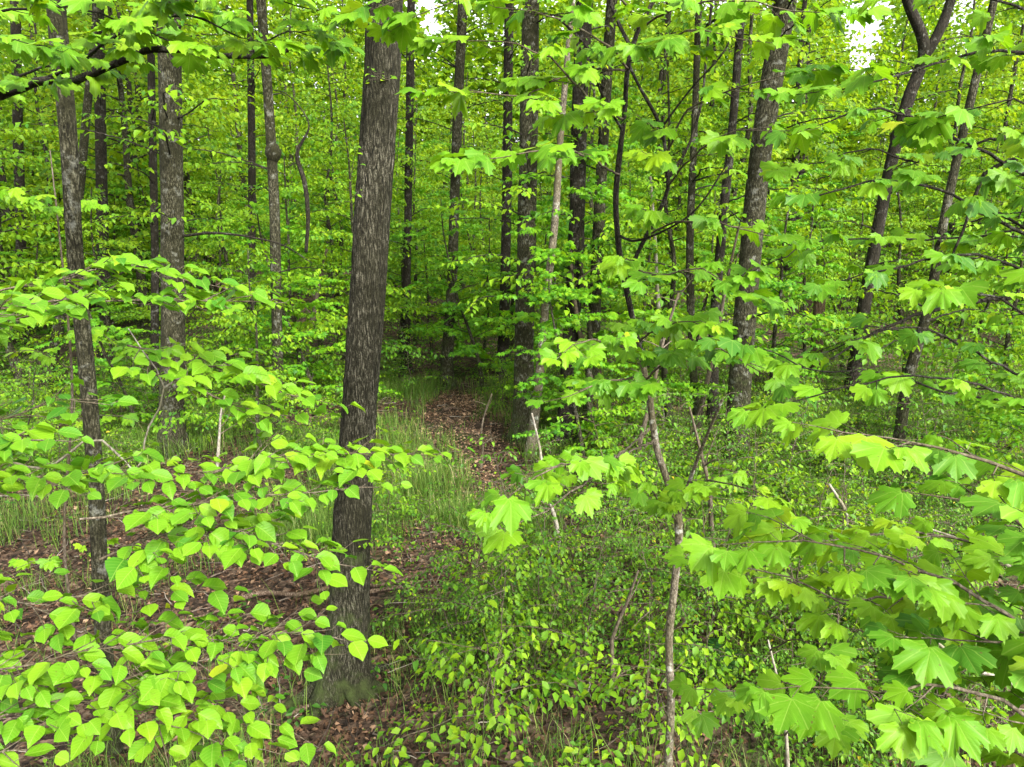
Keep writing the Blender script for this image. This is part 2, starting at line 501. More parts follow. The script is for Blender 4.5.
BARE = [blob(450, 412, .9, 3.0), blob(490, 455, .9, 1.6), blob(480, 440, .8, 1.6), blob(500, 475, .9, 1.2), blob(430, 555, .9, .75), blob(330, 745, .85, .55), blob(345, 700, .5, .5), blob(230, 600, 1.3, 1.3),
        blob(150, 540, 1.5, 1.4), blob(60, 620, .8, 1.0), blob(300, 640, .6, .7), blob(200, 470, 1.0, 1.0), blob(270, 480, .8, .8), blob(380, 610, .45, .5), blob(425, 582, .75, .6), blob(215, 720, .9, .7),
        blob(590, 490, .6, .7), blob(300, 420, 1., 1.)]


def bare(x, y):
    k = np.zeros_like(np.asarray(x, float))
    for bx, by, rx, ry in BARE:
        k = np.maximum(k, np.exp(-(((x - bx) / rx) ** 2 + ((y - by) / ry) ** 2) * 1.1))
    return k


def wedge(n, d0, d1, rng, bias=1.0, half=.80):
    """random ground points inside the wedge the lens sees"""
    d = np.sqrt(rng.uniform(d0 ** (2 * bias), d1 ** (2 * bias), n) ** (1 / bias)) if bias != 1 else np.sqrt(rng.uniform(d0 ** 2, d1 ** 2, n))
    x = rng.uniform(-half, half, n) * d
    return x, d


# ------------------------------------------------------------------ fallen leaves (stuff)
rng = np.random.default_rng(11)
PTH = gnd(460, 430)
b = Buf()
x, y = wedge(130000, 3.5, 15, rng, .72)
keep = rng.random(len(x)) < (.4 + .6 * bare(x, y)) * np.clip(vnoise(np.stack([x * 2.3, y * 2.3, x * 0 + 4], -1)) * 2.2 + .1, 0, 1)
x, y = x[keep], y[keep]; n = len(x); path_lit = np.exp(-((x + .25 * 0 - PTH[0]) / .9) ** 2 - ((y - PTH[1]) / 4.) ** 2)  # path mask: paler litter tone paints in the brightness of open sky above
D = np.stack([rng.normal(0, 1, n), rng.normal(0, 1, n), rng.normal(0, .4, n)], -1)
N = np.stack([rng.normal(0, .38, n), rng.normal(0, .38, n), np.ones(n)], -1)
pl = np.stack([x, y, gz(x, y) + rng.uniform(.005, .035, n)], -1); ps = .018 + .052 * rng.random(n) ** 1.5; pt = np.clip(rng.beta(1.6, 2.4, n) + .55 * path_lit + (rng.random(n) < .04) * .4, 0, 1)
pk = rng.integers(0, 5, n)
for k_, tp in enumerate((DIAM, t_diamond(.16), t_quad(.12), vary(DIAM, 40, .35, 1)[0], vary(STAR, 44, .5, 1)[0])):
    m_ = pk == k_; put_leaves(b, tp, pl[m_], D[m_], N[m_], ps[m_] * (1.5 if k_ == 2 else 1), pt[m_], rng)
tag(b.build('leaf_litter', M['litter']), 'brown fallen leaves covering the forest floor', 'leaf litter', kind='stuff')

b = Buf(); R = random.Random(3)
x, y = wedge(1700, 3.8, 16, np.random.default_rng(2), .8)
for u, v in zip(x, y):
    a = R.uniform(0, PI); L = R.expovariate(1 / .22) + .08; k = 5; z = float(gz(u, v)) + R.uniform(.012, .05)
    q = [np.array([u + math.cos(a) * L * (t - .5) + R.gauss(0, .012), v + math.sin(a) * L * (t - .5) + R.gauss(0, .012), z + R.gauss(0, .008)]) for t in np.linspace(0, 1, k)]
    tube(b, q, np.linspace(R.uniform(.003, .008), .002, k), 4, tone=R.random())
tag(b.build('twig_litter', plain_attr_mat('dead_twig', [(0, (.03, .022, .016)), (.6, (.10, .08, .06)), (1, (.24, .21, .17))], .85)), 'small dead twigs strewn over the leaf litter', 'dead twigs', kind='stuff')

# ------------------------------------------------------------------ grass (stuff)
def grass_patch(n, d0, d1, rng, hmul=1.0, dens=None):
    x, y = wedge(n, d0, d1, rng, .8)
    nz_ = vnoise(np.stack([x * .9, y * .9, x * 0 + 3], -1)) * .6 + vnoise(np.stack([x * 3.1, y * 3.1, x * 0 + 8], -1)) * .4
    k = np.clip((nz_ - .34) * 4, 0, 1) * np.clip(1 - 1.25 * bare(x, y), 0, 1)
    if dens is not None: k = k * dens(x, y)
    kp = rng.random(n) < k
    return x[kp], y[kp]


def g_dens(x, y):
    px, py = project(x, y, gz(x, y))
    c = np.exp(-((px - 420) / 150) ** 2 - ((py - 470) / 120) ** 2) * 1.2 + np.exp(-((px - 820) / 130) ** 2 - ((py - 490) / 80) ** 2) * 1.2 + .5 * (px < 400) + .14 + np.exp(-((px - 640) / 320) ** 2 - ((py - 640) / 110) ** 2) * .12
    return np.clip(c, 0, 1)


rng = np.random.default_rng(5)
b = Buf()
x, y = grass_patch(330000, 3.6, 16, rng, dens=g_dens)
n = len(x)
hgt = rng.uniform(.08, .22, n) * (.7 + 1.6 * vnoise(np.stack([x * 1.6, y * 1.6, x * 0 + 2], -1))); w = .0017 + .0002 * y
az = rng.uniform(0, 2 * PI, n); ln = rng.uniform(.15, .9, n) * hgt
base = np.stack([x, y, gz(x, y) - .01], -1)
dirx = np.stack([np.cos(az), np.sin(az), az * 0], -1); sd = np.stack([-np.sin(az), np.cos(az), az * 0], -1)
mid = base + dirx * (ln * .35)[:, None] + UP * (hgt * .6)[:, None]
tip = base + dirx * ln[:, None] + UP * hgt[:, None]
V = np.stack([base - sd * w[:, None], base + sd * w[:, None], mid + sd * (w * .7)[:, None], mid - sd * (w * .7)[:, None], tip], 1).reshape(-1, 3)
o5 = (np.arange(n) * 5)[:, None]
b.add(V, (o5 + np.array([[0, 1, 2, 3, 3, 2, 4]])).ravel(), np.tile([4, 3], n), None, np.repeat(np.clip(rng.beta(2, 2.5, n) + (rng.random(n) < .05) * .5, 0, 1), 5))
tag(b.build('grass', M['grass']), 'fine soft grass growing through the leaf litter', 'grass', kind='stuff')


# ------------------------------------------------------------------ low leafy ground cover (stuff)
def cover_dens(x, y):
    px, py = project(x, y, gz(x, y))
    c = 1 / (1 + np.exp(-(px - 470) / 45)) * 1 / (1 + np.exp(-(py - 470) / 35)) + .42 + .25 * (py < 400)
    return np.clip(c, 0, 1)


rng = np.random.default_rng(8)
b = Buf()
x, y = wedge(14000, 3.5, 26, rng, .75)
pn = vnoise(np.stack([x * 1.1, y * 1.1, x * 0 + 5], -1)) * .6 + vnoise(np.stack([x * 3., y * 3., x * 0 + 1], -1)) * .4
k = cover_dens(x, y) * (1 - .95 * bare(x, y)) * np.clip((pn - .36) * 5, 0, 1); kp = rng.random(len(x)) < k
x, y = x[kp], y[kp]; n = len(x); m = 12
hh = rng.uniform(.06, .42, n)
P = np.stack([np.repeat(x, m), np.repeat(y, m), np.repeat(gz(x, y), m)], -1)
az = rng.uniform(0, 2 * PI, n * m); rr = rng.uniform(.01, .17, n * m); up = rng.uniform(.25, 1, n * m) * np.repeat(hh, m)
P = P + np.stack([np.cos(az) * rr, np.sin(az) * rr, up], -1)
D = np.stack([np.cos(az), np.sin(az), rng.uniform(-.5, .3, n * m)], -1); N = np.stack([rng.normal(0, .3, n * m), rng.normal(-.15, .3, n * m), np.ones(n * m)], -1)
tn = np.clip(np.repeat(rng.uniform(.0, .9, n), m) + rng.normal(0, .14, n * m), 0, .92); tn[rng.random(n * m) < .003] = 1
put_leaves(b, DIAM, P, D, N, np.repeat(.022 + .05 * rng.random(n) ** 2, m) * rng.uniform(.7, 1.2, n * m), tn, rng)
tag(b.build('ground_cover', M['shrub']), 'low small-leaved seedlings covering the ground', 'undergrowth', kind='stuff')


# ------------------------------------------------------------------ foliage on a branch
def dress(lv, tw, pts, R, leaf, tl, kind, dens=1.0, side0=None, droop=.35, t0=.2, flat=.3, petiole=.25, twr=.0022, facecam=0.0, nj=.28, sp=.55):
    """side twigs with leaves along a branch polyline; lv: Leaves, tw: twig Buf"""
    pts = np.asarray(pts, float)
    seg = np.linalg.norm(np.diff(pts, axis=0), axis=1); s = np.concatenate([[0], np.cumsum(seg)]); Ltot = s[-1]
    def on(t):
        k = min(len(seg) - 1, max(0, int(np.searchsorted(s, t * Ltot) - 1))); u = (t * Ltot - s[k]) / (seg[k] + 1e-9)
        return pts[k] * (1 - u) + pts[k + 1] * u, unit(pts[k + 1] - pts[k])
    nt_ = max(2, int(Ltot * (1 - t0) / (leaf * 1.0) * dens))
    side = 1
    tones = R.gauss(.5, .1)
    for i in range(nt_ + 1):
        t = t0 + (1 - t0) * (i + R.uniform(-.3, .3)) / nt_
        t = min(1, max(t0, t)); side = -side
        p, d = on(t)
        hd = unit(np.array([d[0], d[1], d[2] * .5]))
        last = i == nt_
        td = hd if last else unit(rot(hd, UP, side * R.uniform(.6, 1.15)) + np.array([0, 0, R.uniform(-flat, flat)]))
        L = tl * R.uniform(.45, 1.15) * (1.0 if last else (1 - .45 * t))
        q = [p]
        nn = max(1, int(L / (leaf * sp)))
        cur = td.copy(); pos = p.copy(); ls = R.choice((-1, 1))
        for k in range(nn):
            cur = unit(cur + np.array([R.gauss(0, .12), R.gauss(0, .12), R.gauss(0, .06) - .05 * droop]))
            pos = pos + cur * (L / nn); q.append(pos.copy())
            for rep in ((0, 1) if kind == 'maple' else (0,)):
                ls = -ls
                ld = rot(np.array([cur[0], cur[1], 0]), UP, ls * R.uniform(.55, 1.25)) if not (k == nn - 1 and rep == 0) else np.array([cur[0], cur[1], 0.])
                ld = unit(ld) + np.array([0, -facecam * R.uniform(.2, 1), -droop * R.uniform(.1, 1.9)])
                ld = unit(ld)
                sz = leaf * R.uniform(.62, 1.15) * (.75 if k == nn - 1 else 1)
                pet = petiole * leaf * R.uniform(.6, 1.4)
                pp = pos + ld * pet * np.array([1, 1, .3]) + UP * .16 * leaf
                nrm = UP + np.array([R.gauss(0, nj), R.gauss(0, nj) - facecam * .5, 0])
                lv.put(pp, ld, nrm, sz, min(.92, max(.0, R.gauss(tones, .2))) if R.random() > .0025 else 1.0)
                if twr > .0015 and pet > .012:
                    tube(tw, [pos, pp], [twr * .45, twr * .4], 3)
        if len(q) > 1 and tw is not None:
            tube(tw, q, np.linspace(twr, twr * .5, len(q)), 4 if twr > .0015 else 3)


# ------------------------------------------------------------------ generic leafy tree (variants, then copies)
def leafy(seed, H, spread, nbr, leaf, kind='oval', z0=.22, r0=None, tpl=DIAM, tl=.42, dens=1.0, lean=.08, rise=.45, stems=1, mat_leaf='under', mat_bark='bark', twr=.0012, top=.35, names=('understory_tree', 'trunk', 'crown')):
    R = random.Random(seed)
    root = bpy.data.objects.new(names[0], None); C.objects.link(root)
    tb, cb, lv = Buf(), Buf(), Leaves()
    r0 = r0 or .011 * H
    for st in range(stems):
        lx, ly = R.gauss(0, lean), R.gauss(0, lean)
        if stems > 1:
            a = st * 2 * PI / stems + R.random(); lx += .35 * math.cos(a); ly += .35 * math.sin(a)
        k = 7
        P = np.array([[lx * H * t + R.gauss(0, .009) * H * (t > 0), ly * H * t + R.gauss(0, .009) * H * (t > 0), H * t] for t in np.linspace(0, 1, k)])
        P[0, 2] = -.08
        rr = np.array([r0 * (1 - .8 * t) for t in np.linspace(0, 1, k)]); rr[0] *= 1.35
        PP, RR = smooth_path(P, rr, max(.1, H / 24))
        tube(tb, PP, RR, 10 if r0 > .04 else 6)
        az = R.random() * 6
        for i in range(max(2, nbr // stems)):
            f = z0 + (1 - z0) * (i + R.uniform(-.4, .4)) / max(1, nbr // stems); f = min(.985, max(z0 * .9, f))
            az += 2.4 + R.uniform(-.5, .5)
            kk = f * (len(PP) - 1); k0 = int(kk); u = kk - k0; p = PP[k0] * (1 - u) + PP[min(k0 + 1, len(PP) - 1)] * u
            L = spread * (1 - (1 - top) * max(0, (f - z0) / (1 - z0)) ** 1.3) * R.uniform(.6, 1.15)
            d = np.array([math.cos(az), math.sin(az), 0])
            rs = rise * R.uniform(.4, 1.3)
            q = [p]
            pos = p.copy()
            for s_ in range(5):
                dd = unit(d + UP * (rs * (1 - s_ / 4.) - .08) + np.array([R.gauss(0, .13), R.gauss(0, .13), R.gauss(0, .05)]))
                pos = pos + dd * L / 5; q.append(pos.copy())
            q, qr = smooth_path(q, np.linspace(max(.004, r0 * .28 * (1 - .6 * f)), .0025, 6), .12)
            tube(tb, q, qr, 4)
            dress(lv, tb, q, R, leaf, tl * L, kind, dens, droop=.65, t0=.12, twr=twr, flat=.4, nj=.5)
    tb.build(names[1], M[mat_bark], root)
    lv.write(cb, tpl, rng=np.random.default_rng(seed))
    cb.build(names[2], M[mat_leaf], root)
    root['n_leaves'] = len(lv.p)
    return root


def hide_proto(o): pass


# ------------------------------------------------------------------ named trunks from the photograph
def px_tree(name, label, pts, mat_bark, Y=None, dz_up=7.0, segs=14, wob=.05, group=None, cat='tree', fine=False, flare=.42, extra=()):
    """pts: (px, py, width_px) from the base upward, all at the base's own distance unless a fourth number gives it"""
    b0 = gnd(pts[0][0], pts[0][1]) if Y is None else None
    Yb = b0[1] if b0 is not None else Y
    P, Rr = [], []
    for t in pts:
        p = at(t[0], t[1], t[3] if len(t) > 3 else Yb); P.append(p); Rr.append(t[2] * axial(p) / F / 2 / math.hypot(1, (t[0] - CX) / F))
    P, Rr = list(P), list(Rr)
    zg = float(gz(P[0][0], P[0][1]))
    if P[0][2] > zg + .02:                       # base below the frame: carry the trunk down to the soil
        d = unit(P[0] - P[1]); d = d / -d[2] if d[2] < -.2 else np.array([0, 0, -1.])
        P.insert(0, P[0] + d * (P[0][2] - zg)); Rr.insert(0, Rr[0] * 1.05)
    base = np.array([P[0][0], P[0][1], float(gz(P[0][0], P[0][1]))])
    P.insert(0, base - UP * .12); Rr.insert(0, Rr[0])
    if dz_up:
        d = unit(P[-1] - P[-2]); P.append(P[-1] + d * dz_up); Rr.append(Rr[-1] * .6)
    Q, QR = smooth_path(P, Rr, .025 if fine else .12)
    root = thing(name, label, cat, base, 0, group)
    rs = abs(hash(label)) % 97 if False else sum(map(ord, label)) % 97
    def disp(th, s):
        z = s
        pz = np.stack([np.cos(th) * 1.1 + rs, np.sin(th) * 1.1, z * 1.3], -1)
        f = 1 + wob * 2 * (vnoise(pz) - .5)
        fl = np.exp(-np.clip(s - .12, 0, 9) / .20)
        f = f + flare * fl * (1 + .6 * np.cos(4 * th + rs) + .4 * np.cos(3 * th + 1))
        if fine:
            w = vnoise(np.stack([np.cos(th) * 3 + 5, np.sin(th) * 3, z * 2.2], -1)) * 1.6
            rd = vnoise(np.stack([np.cos(th) * 11 + rs + w, np.sin(th) * 11 + w, z * 3.2 + w], -1))
            rd2 = vnoise(np.stack([np.cos(th) * 26, np.sin(th) * 26 + rs, z * 9], -1))
            f = f + .10 * (np.abs(rd - .5) * 2 - .4) + .035 * (rd2 - .5)
        return f
    tb = Buf(); tube(tb, Q, QR, 110 if fine else segs, disp)
    for e in extra:                              # limbs that belong to the trunk: [(px, py, w, Y)...]
        ep = [at(a_, b_, d_ if d_ else Yb) for a_, b_, c_, d_ in e]; er = [c_ * axial(p) / F / 2 for p, (a_, b_, c_, d_) in zip(ep, e)]
        q_, r_ = smooth_path(ep, er, .08); tube(tb, q_, r_, 8)
    o = tb.build('trunk', M[mat_bark], root, loc=base)
    root['top'] = float(Q[-1][2])
    return root, base, Yb


def branch_part(root, base, pts, leaf, kind, seed, name='branch', r0=.008, tl=.25, dens=1.0, bark='twig', matl=None, tpl=None, droop=.5, facecam=.35, t0=.15, twr=.0022, bare_=False, petiole=.3):
    """a branch as a part of its own with its leaves as a sub-part; pts in world"""
    R = random.Random(seed)
    q, qr = smooth_path(pts, np.linspace(r0, r0 * .3, len(pts)), .06)
    q = q + np.array([[R.gauss(0, .004) for _ in range(3)] for _ in q]) * (len(q) > 4)
    tb, cb, lv = Buf(), Buf(), Leaves()
    tube(tb, q, qr, 7)
    if not bare_:
        dress(lv, tb, q, R, leaf, tl, kind, dens, droop=droop, facecam=facecam, t0=t0, twr=twr, petiole=petiole)
    o = tb.build(name, M[bark], root, loc=base)
    if lv.p:
        lv.write(cb, tpl or (MAPLE if kind == 'maple' else OVAL), rng=np.random.default_rng(seed))
        c = cb.build('foliage', M[matl or kind], o, loc=base)
    return o


def PX(*l):
    return [at(a, b_, d) for a, b_, d in l]


exec_trees = []
# the big furrowed trunk
oak, ob, oY = px_tree('broadleaf_tree', 'thick furrowed grey trunk standing alone beside the bare leaf litter, mossy at its foot', [(346, 688, 46), (349, 600, 41), (354, 500, 37), (360, 400, 35), (367, 300, 35), (373, 200, 35), (380, 100, 36), (385, 0, 36)], 'bark_oak', fine=True, flare=.55)
for k, (l, s, lf) in enumerate([
    ([(392, 80, oY), (380, 78, oY - .25), (372, 72, oY - .4)], .05, 3),
    ([(368, 560, oY), (385, 572, oY - .2), (405, 590, oY - .3)], .045, 3), ([(366, 545, oY), (378, 540, oY - .2), (392, 543, oY - .3)], .04, 3),
    ([(335, 560, oY), (318, 552, oY - .15), (295, 545, oY - .2), (262, 540, oY - .2)], .045, 3), ([(352, 210, oY - .1), (350, 180, oY - .3), (355, 160, oY - .35)], .05, 3)]):
    branch_part(oak, ob, PX(*l), s, 'oval', 70 + k, 'sprout', .004, .12, 1., matl='under', tpl=DIAM, droop=.2, twr=.0016)

RR_ = random.Random(6)
for k, a in enumerate((-2.9, -2.0, -1.1, -.35, .5, 1.6)):
    L_ = RR_.uniform(.32, .62); w_ = RR_.uniform(-.3, .3); pts = []
    for t in np.linspace(0, 1, 6):
        rr_ = .07 + L_ * t; x_, y_ = ob[0] + math.cos(a + w_ * t) * rr_, ob[1] + math.sin(a + w_ * t) * rr_
        pts.append([x_, y_, float(gz(x_, y_)) + .15 * (1 - t) ** 2.2 - .012 * t - .01])
    q, qr = smooth_path(pts, [.085, .068, .05, .036, .026, .014], .03)
    bb = Buf(); tube(bb, q, qr, 12, lambda th, s_: 1 + .45 * (vnoise(np.stack([np.cos(th) * 1.6 + 3, np.sin(th) * 1.6, s_ * 7], -1)) - .5))
    bb.build('root', M['bark_oak'], oak, loc=ob)

T = {}
def named(key, *a, **k):
    T[key] = px_tree(*a, **k)


named('T0', 'broadleaf_tree', 'slim leaning trunk with blotched pale bark rising through the oval-leaved branches', [(113, 767, 20), (101, 600, 17), (97, 500, 17), (88, 380, 17), (75, 250, 17), (68, 130, 18), (58, 30, 20), (52, -40, 20)], 'bark', Y=4.3, segs=20, wob=.09)
named('T2', 'broadleaf_tree', 'straight grey trunk with long bare dead limbs behind the oval-leaved branches', [(174, 452, 27), (173, 330, 25), (172, 200, 24), (170, 80, 24), (168, 0, 25)], 'bark', segs=20)
named('T2b', 'broadleaf_tree', 'dark trunk half hidden behind the straight grey trunk with dead limbs', [(158, 415, 9), (155, 250, 8), (152, 110, 8), (150, 0, 8)], 'bark_dark')
named('T3', 'broadleaf_tree', 'thin grey trunk with a knot between the straight grey trunk and the thick furrowed trunk', [(281, 432, 11), (277, 330, 11), (274, 200, 11), (267, 80, 10), (261, 0, 10)], 'bark', segs=12)
named('T4', 'broadleaf_tree', 'tall dark grey trunk standing at the end of the bare path', [(524, 438, 23), (524, 350, 19), (527, 230, 19), (529, 100, 18), (531, 0, 17)], 'bark', segs=18)
named('T4b', 'broadleaf_tree', 'slender lichen-spotted stem leaning across the foot of the dark path-side trunk', [(531, 455, 11), (538, 390, 9), (545, 310, 8), (555, 220, 7.5), (561, 130, 6.5), (571, 20, 5.5)], 'bark_mottled', segs=10)
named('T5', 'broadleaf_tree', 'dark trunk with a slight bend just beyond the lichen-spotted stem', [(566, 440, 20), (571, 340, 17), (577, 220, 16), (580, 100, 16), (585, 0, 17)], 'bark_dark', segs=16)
named('T5b', 'broadleaf_tree', 'pale grey trunk close behind the bent dark trunk', [(590, 430, 15), (594, 330, 13), (600, 200, 12), (608, 60, 11), (612, 0, 11)], 'bark', segs=12)
named('T6', 'broadleaf_tree', 'leaning rough grey trunk rising out of the grass at the right', [(735, 466, 25), (741, 370, 23), (750, 260, 22), (761, 150, 22), (775, 60, 23), (785, 0, 24)], 'bark', segs=20)
named('T7', 'broadleaf_tree', 'dark leaning trunk that forks into two limbs below a patch of white sky', [(850, 402, 16), (862, 320, 14), (878, 230, 13), (892, 160, 13), (908, 100, 13), (924, 50, 13), (907, 0, 11), (897, -40, 10)], 'bark_dark', segs=14, wob=.08,
      extra=[[(920, 62, 10, 0), (930, 48, 11, 0), (944, 20, 10, 0), (956, -20, 9, 0), (965, -80, 8, 0)]])
named('T9', 'broadleaf_tree', 'slim straight stem just short of the leaning rough grey trunk', [(697, 446, 9), (692, 350, 8), (690, 240, 8), (694, 140, 7), (699, 0, 7)], 'bark', segs=9)
named('T9b', 'broadleaf_tree', 'dark slim stem pressed close to the leaning rough grey trunk', [(712, 430, 12), (714, 330, 11), (722, 230, 10), (733, 120, 9), (742, 0, 9)], 'bark_dark', segs=10)
named('T10', 'broadleaf_tree', 'far straight trunk seen over the end of the path', [(447, 385, 13), (452, 280, 10), (456, 160, 10), (461, 40, 10), (463, 0, 10)], 'bark', segs=10)
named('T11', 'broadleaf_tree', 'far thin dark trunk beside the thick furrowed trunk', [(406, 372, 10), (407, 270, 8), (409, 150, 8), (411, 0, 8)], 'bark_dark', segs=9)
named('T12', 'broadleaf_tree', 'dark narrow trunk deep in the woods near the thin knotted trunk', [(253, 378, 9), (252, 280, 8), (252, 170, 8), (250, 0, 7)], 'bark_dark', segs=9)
named('T13', 'broadleaf_tree', 'short weathered brown snag with a broken top in the thicket', [(815, 392, 16), (817, 340, 13), (820, 292, 12)], 'deadwood', dz_up=0, segs=10)
named('T14', 'broadleaf_tree', 'lone brown trunk base under the large maple leaves at the dark hollow', [(893, 492, 17), (899, 440, 13), (908, 380, 12), (925, 320, 11), (948, 200, 10), (985, 40, 9)], 'bark', segs=12)
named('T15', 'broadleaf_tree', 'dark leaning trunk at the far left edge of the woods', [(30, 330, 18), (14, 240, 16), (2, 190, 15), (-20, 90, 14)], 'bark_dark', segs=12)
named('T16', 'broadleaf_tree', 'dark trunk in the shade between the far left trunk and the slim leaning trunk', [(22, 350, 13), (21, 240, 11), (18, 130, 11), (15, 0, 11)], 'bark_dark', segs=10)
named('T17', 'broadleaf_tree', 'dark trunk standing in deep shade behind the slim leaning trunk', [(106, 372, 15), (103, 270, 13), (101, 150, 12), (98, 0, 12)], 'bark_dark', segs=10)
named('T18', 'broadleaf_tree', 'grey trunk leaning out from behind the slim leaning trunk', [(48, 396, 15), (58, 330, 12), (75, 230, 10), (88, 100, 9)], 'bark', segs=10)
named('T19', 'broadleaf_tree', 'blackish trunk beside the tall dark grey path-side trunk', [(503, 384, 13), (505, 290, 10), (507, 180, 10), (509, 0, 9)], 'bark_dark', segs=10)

# ------------------------------------------------------------------ the oval-leaved sapling at the left (stem outside the frame)
base = np.array([-2.35, 2.15, float(gz(-2.35, 2.15))])
sap = thing('broadleaf_sapling', 'nearest sapling whose bright oval leaves hang in layers over the leaf litter', 'sapling', base)
tb = Buf()
stem = [base - UP * .1, base + (.03, .02, 1.0), base + (-.02, .05, 2.0), base + (.04, .02, 3.0), base + (.1, .0, 4.4)]
q, qr = smooth_path(stem, [.032, .028, .024, .018, .01], .1); tube(tb, q, qr, 12)
tb.build('trunk', M['twig'], sap, loc=base)
def ST(z): return stem_at(stem, z)
def stem_at(st, z):
    st = np.array(st); return np.array([np.interp(z, st[:, 2], st[:, 0]), np.interp(z, st[:, 2], st[:, 1]), z])
OV = [  # (pixel path with distances, twig length, density)
    ([(-60, 300, 2.2), (30, 285, 2.3), (90, 272, 2.35), (150, 268, 2.4), (190, 280, 2.4)], .16, 1.0, 2.9),
    ([(-40, 330, 2.1), (40, 312, 2.2), (110, 300, 2.25), (180, 300, 2.3), (236, 302, 2.35)], .16, 1.0, 2.8),
    ([(-50, 320, 1.8), (0, 308, 1.85), (40, 306, 1.9)], .15, 1.0, 2.8),
    ([(125, 345, 2.5), (160, 350, 2.5), (200, 362, 2.5), (240, 376, 2.5), (286, 396, 2.55)], .16, 1.0, 2.3),
    ([(150, 372, 2.4), (190, 385, 2.4), (230, 405, 2.45), (270, 414, 2.5)], .13, .8, 2.3),
    ([(-30, 430, 2.1), (20, 412, 2.15), (55, 398, 2.2), (82, 400, 2.2)], .12, .9, 2.3),
    ([(-60, 450, 1.7), (-10, 438, 1.8), (30, 440, 1.8)], .12, .9, 2.3),
    ([(-60, 490, 2.0), (30, 478, 2.1), (110, 470, 2.2), (190, 474, 2.25), (250, 468, 2.3)], .17, 1.0, 2.2),
    ([(200, 480, 2.25), (260, 458, 2.3), (320, 455, 2.35), (370, 452, 2.4), (412, 455, 2.45)], .17, 1.15, 2.1),
    ([(80, 520, 2.0), (150, 510, 2.1), (220, 500, 2.1), (290, 495, 2.15), (345, 488, 2.2)], .14, .8, 2.1),
    ([(100, 560, 2.05), (160, 535, 2.1), (220, 530, 2.1), (280, 545, 2.1), (325, 565, 2.1)], .16, 1.05, 2.0),
    ([(-60, 600, 1.9), (0, 600, 1.95), (50, 615, 2.0), (70, 625, 2.0)], .14, 1.0, 1.9),
    ([(60, 600, 2.0), (120, 590, 2.05), (180, 592, 2.05)], .11, .8, 1.9),
    ([(-60, 680, 1.8), (20, 665, 1.85), (90, 650, 1.9), (160, 640, 1.95), (230, 640, 2.0), (310, 632, 2.0)], .17, 1.1, 1.7),
    ([(90, 690, 1.85), (150, 672, 1.9), (210, 660, 1.9), (270, 655, 1.95)], .14, .9, 1.7),
    ([(-60, 740, 1.7), (10, 712, 1.75), (70, 700, 1.8), (120, 706, 1.8), (165, 725, 1.8)], .16, 1.15, 1.6),
    ([(140, 720, 1.9), (190, 704, 1.95), (230, 700, 1.95), (262, 722, 1.95)], .15, 1.1, 1.6),
    ([(-50, 790, 1.6), (0, 755, 1.65), (40, 748, 1.7)], .14, 1.0, 1.5),
    ([(180, 790, 1.8), (215, 752, 1.85), (245, 748, 1.85)], .1, .9, 1.5),
]
for k, (l, tl, dn, zr) in enumerate(OV):
    pts = PX(*l)
    if l[0][0] < 0: pts = [ST(zr)] + pts
    branch_part(sap, base, pts, .077, 'oval', 200 + k, r0=.004, tl=tl * 1.45, dens=dn * (3.9 if k < 7 else 3.7), bark='twig', droop=.22, facecam=.33, t0=.42 if l[0][0] < 0 else .08)
for k, l in enumerate([[(-60, 497, 2.6), (0, 497, 2.6), (46, 496, 2.6)], [(-60, 420, 2.55), (40, 470, 2.55), (100, 440, 2.55), (135, 470, 2.55), (150, 425, 2.55), (165, 388, 2.55), (142, 350, 2.5), (128, 330, 2.5)], [(165, 388, 2.55), (190, 372, 2.5), (210, 366, 2.5)]]):
    branch_part(sap, base, ([ST(2.2)] if l[0][0] < 0 else []) + PX(*l), .08, 'oval', 250 + k, r0=.006, bark='twig_pale', bare_=True)

# ------------------------------------------------------------------ small maple seedling leaves behind the oval leaves, at the left
base = gnd(75, 640)
ms = thing('maple_sapling', 'small maple with drooping dull green leaves tucked behind the upper oval leaves', 'sapling', base)
st_ = [base - UP * .1, base + (.02, 0, .8), at(72, 380, base[1] - .1), at(60, 240, base[1] - .2), at(50, 150, base[1] - .2)]
tb = Buf(); q, qr = smooth_path(st_, [.014, .012, .01, .007, .004], .1); tube(tb, q, qr, 8); tb.build('trunk', M['twig'], ms, loc=base)
for k, l in enumerate([[(66, 300, 0), (40, 310, -.3), (15, 330, -.5)], [(68, 330, 0), (95, 330, -.3), (115, 345, -.5)], [(58, 220, 0), (75, 205, -.3), (90, 200, -.5)], [(72, 370, 0), (30, 350, -.4), (0, 352, -.6)],
                       [(74, 420, 0), (110, 415, -.3), (150, 425, -.5)], [(76, 560, 0), (40, 560, -.3), (10, 570, -.4)], [(77, 540, 0), (110, 545, -.3), (130, 550, -.4)], [(60, 215, 0), (40, 200, -.3), (22, 190, -.5)]]):
    branch_part(ms, base, [at(a, b_, base[1] + c - .1) for a, b_, c in l], .10, 'maple', 300 + k, r0=.004, tl=.2, dens=.7, droop=.8, facecam=.4, t0=.2)

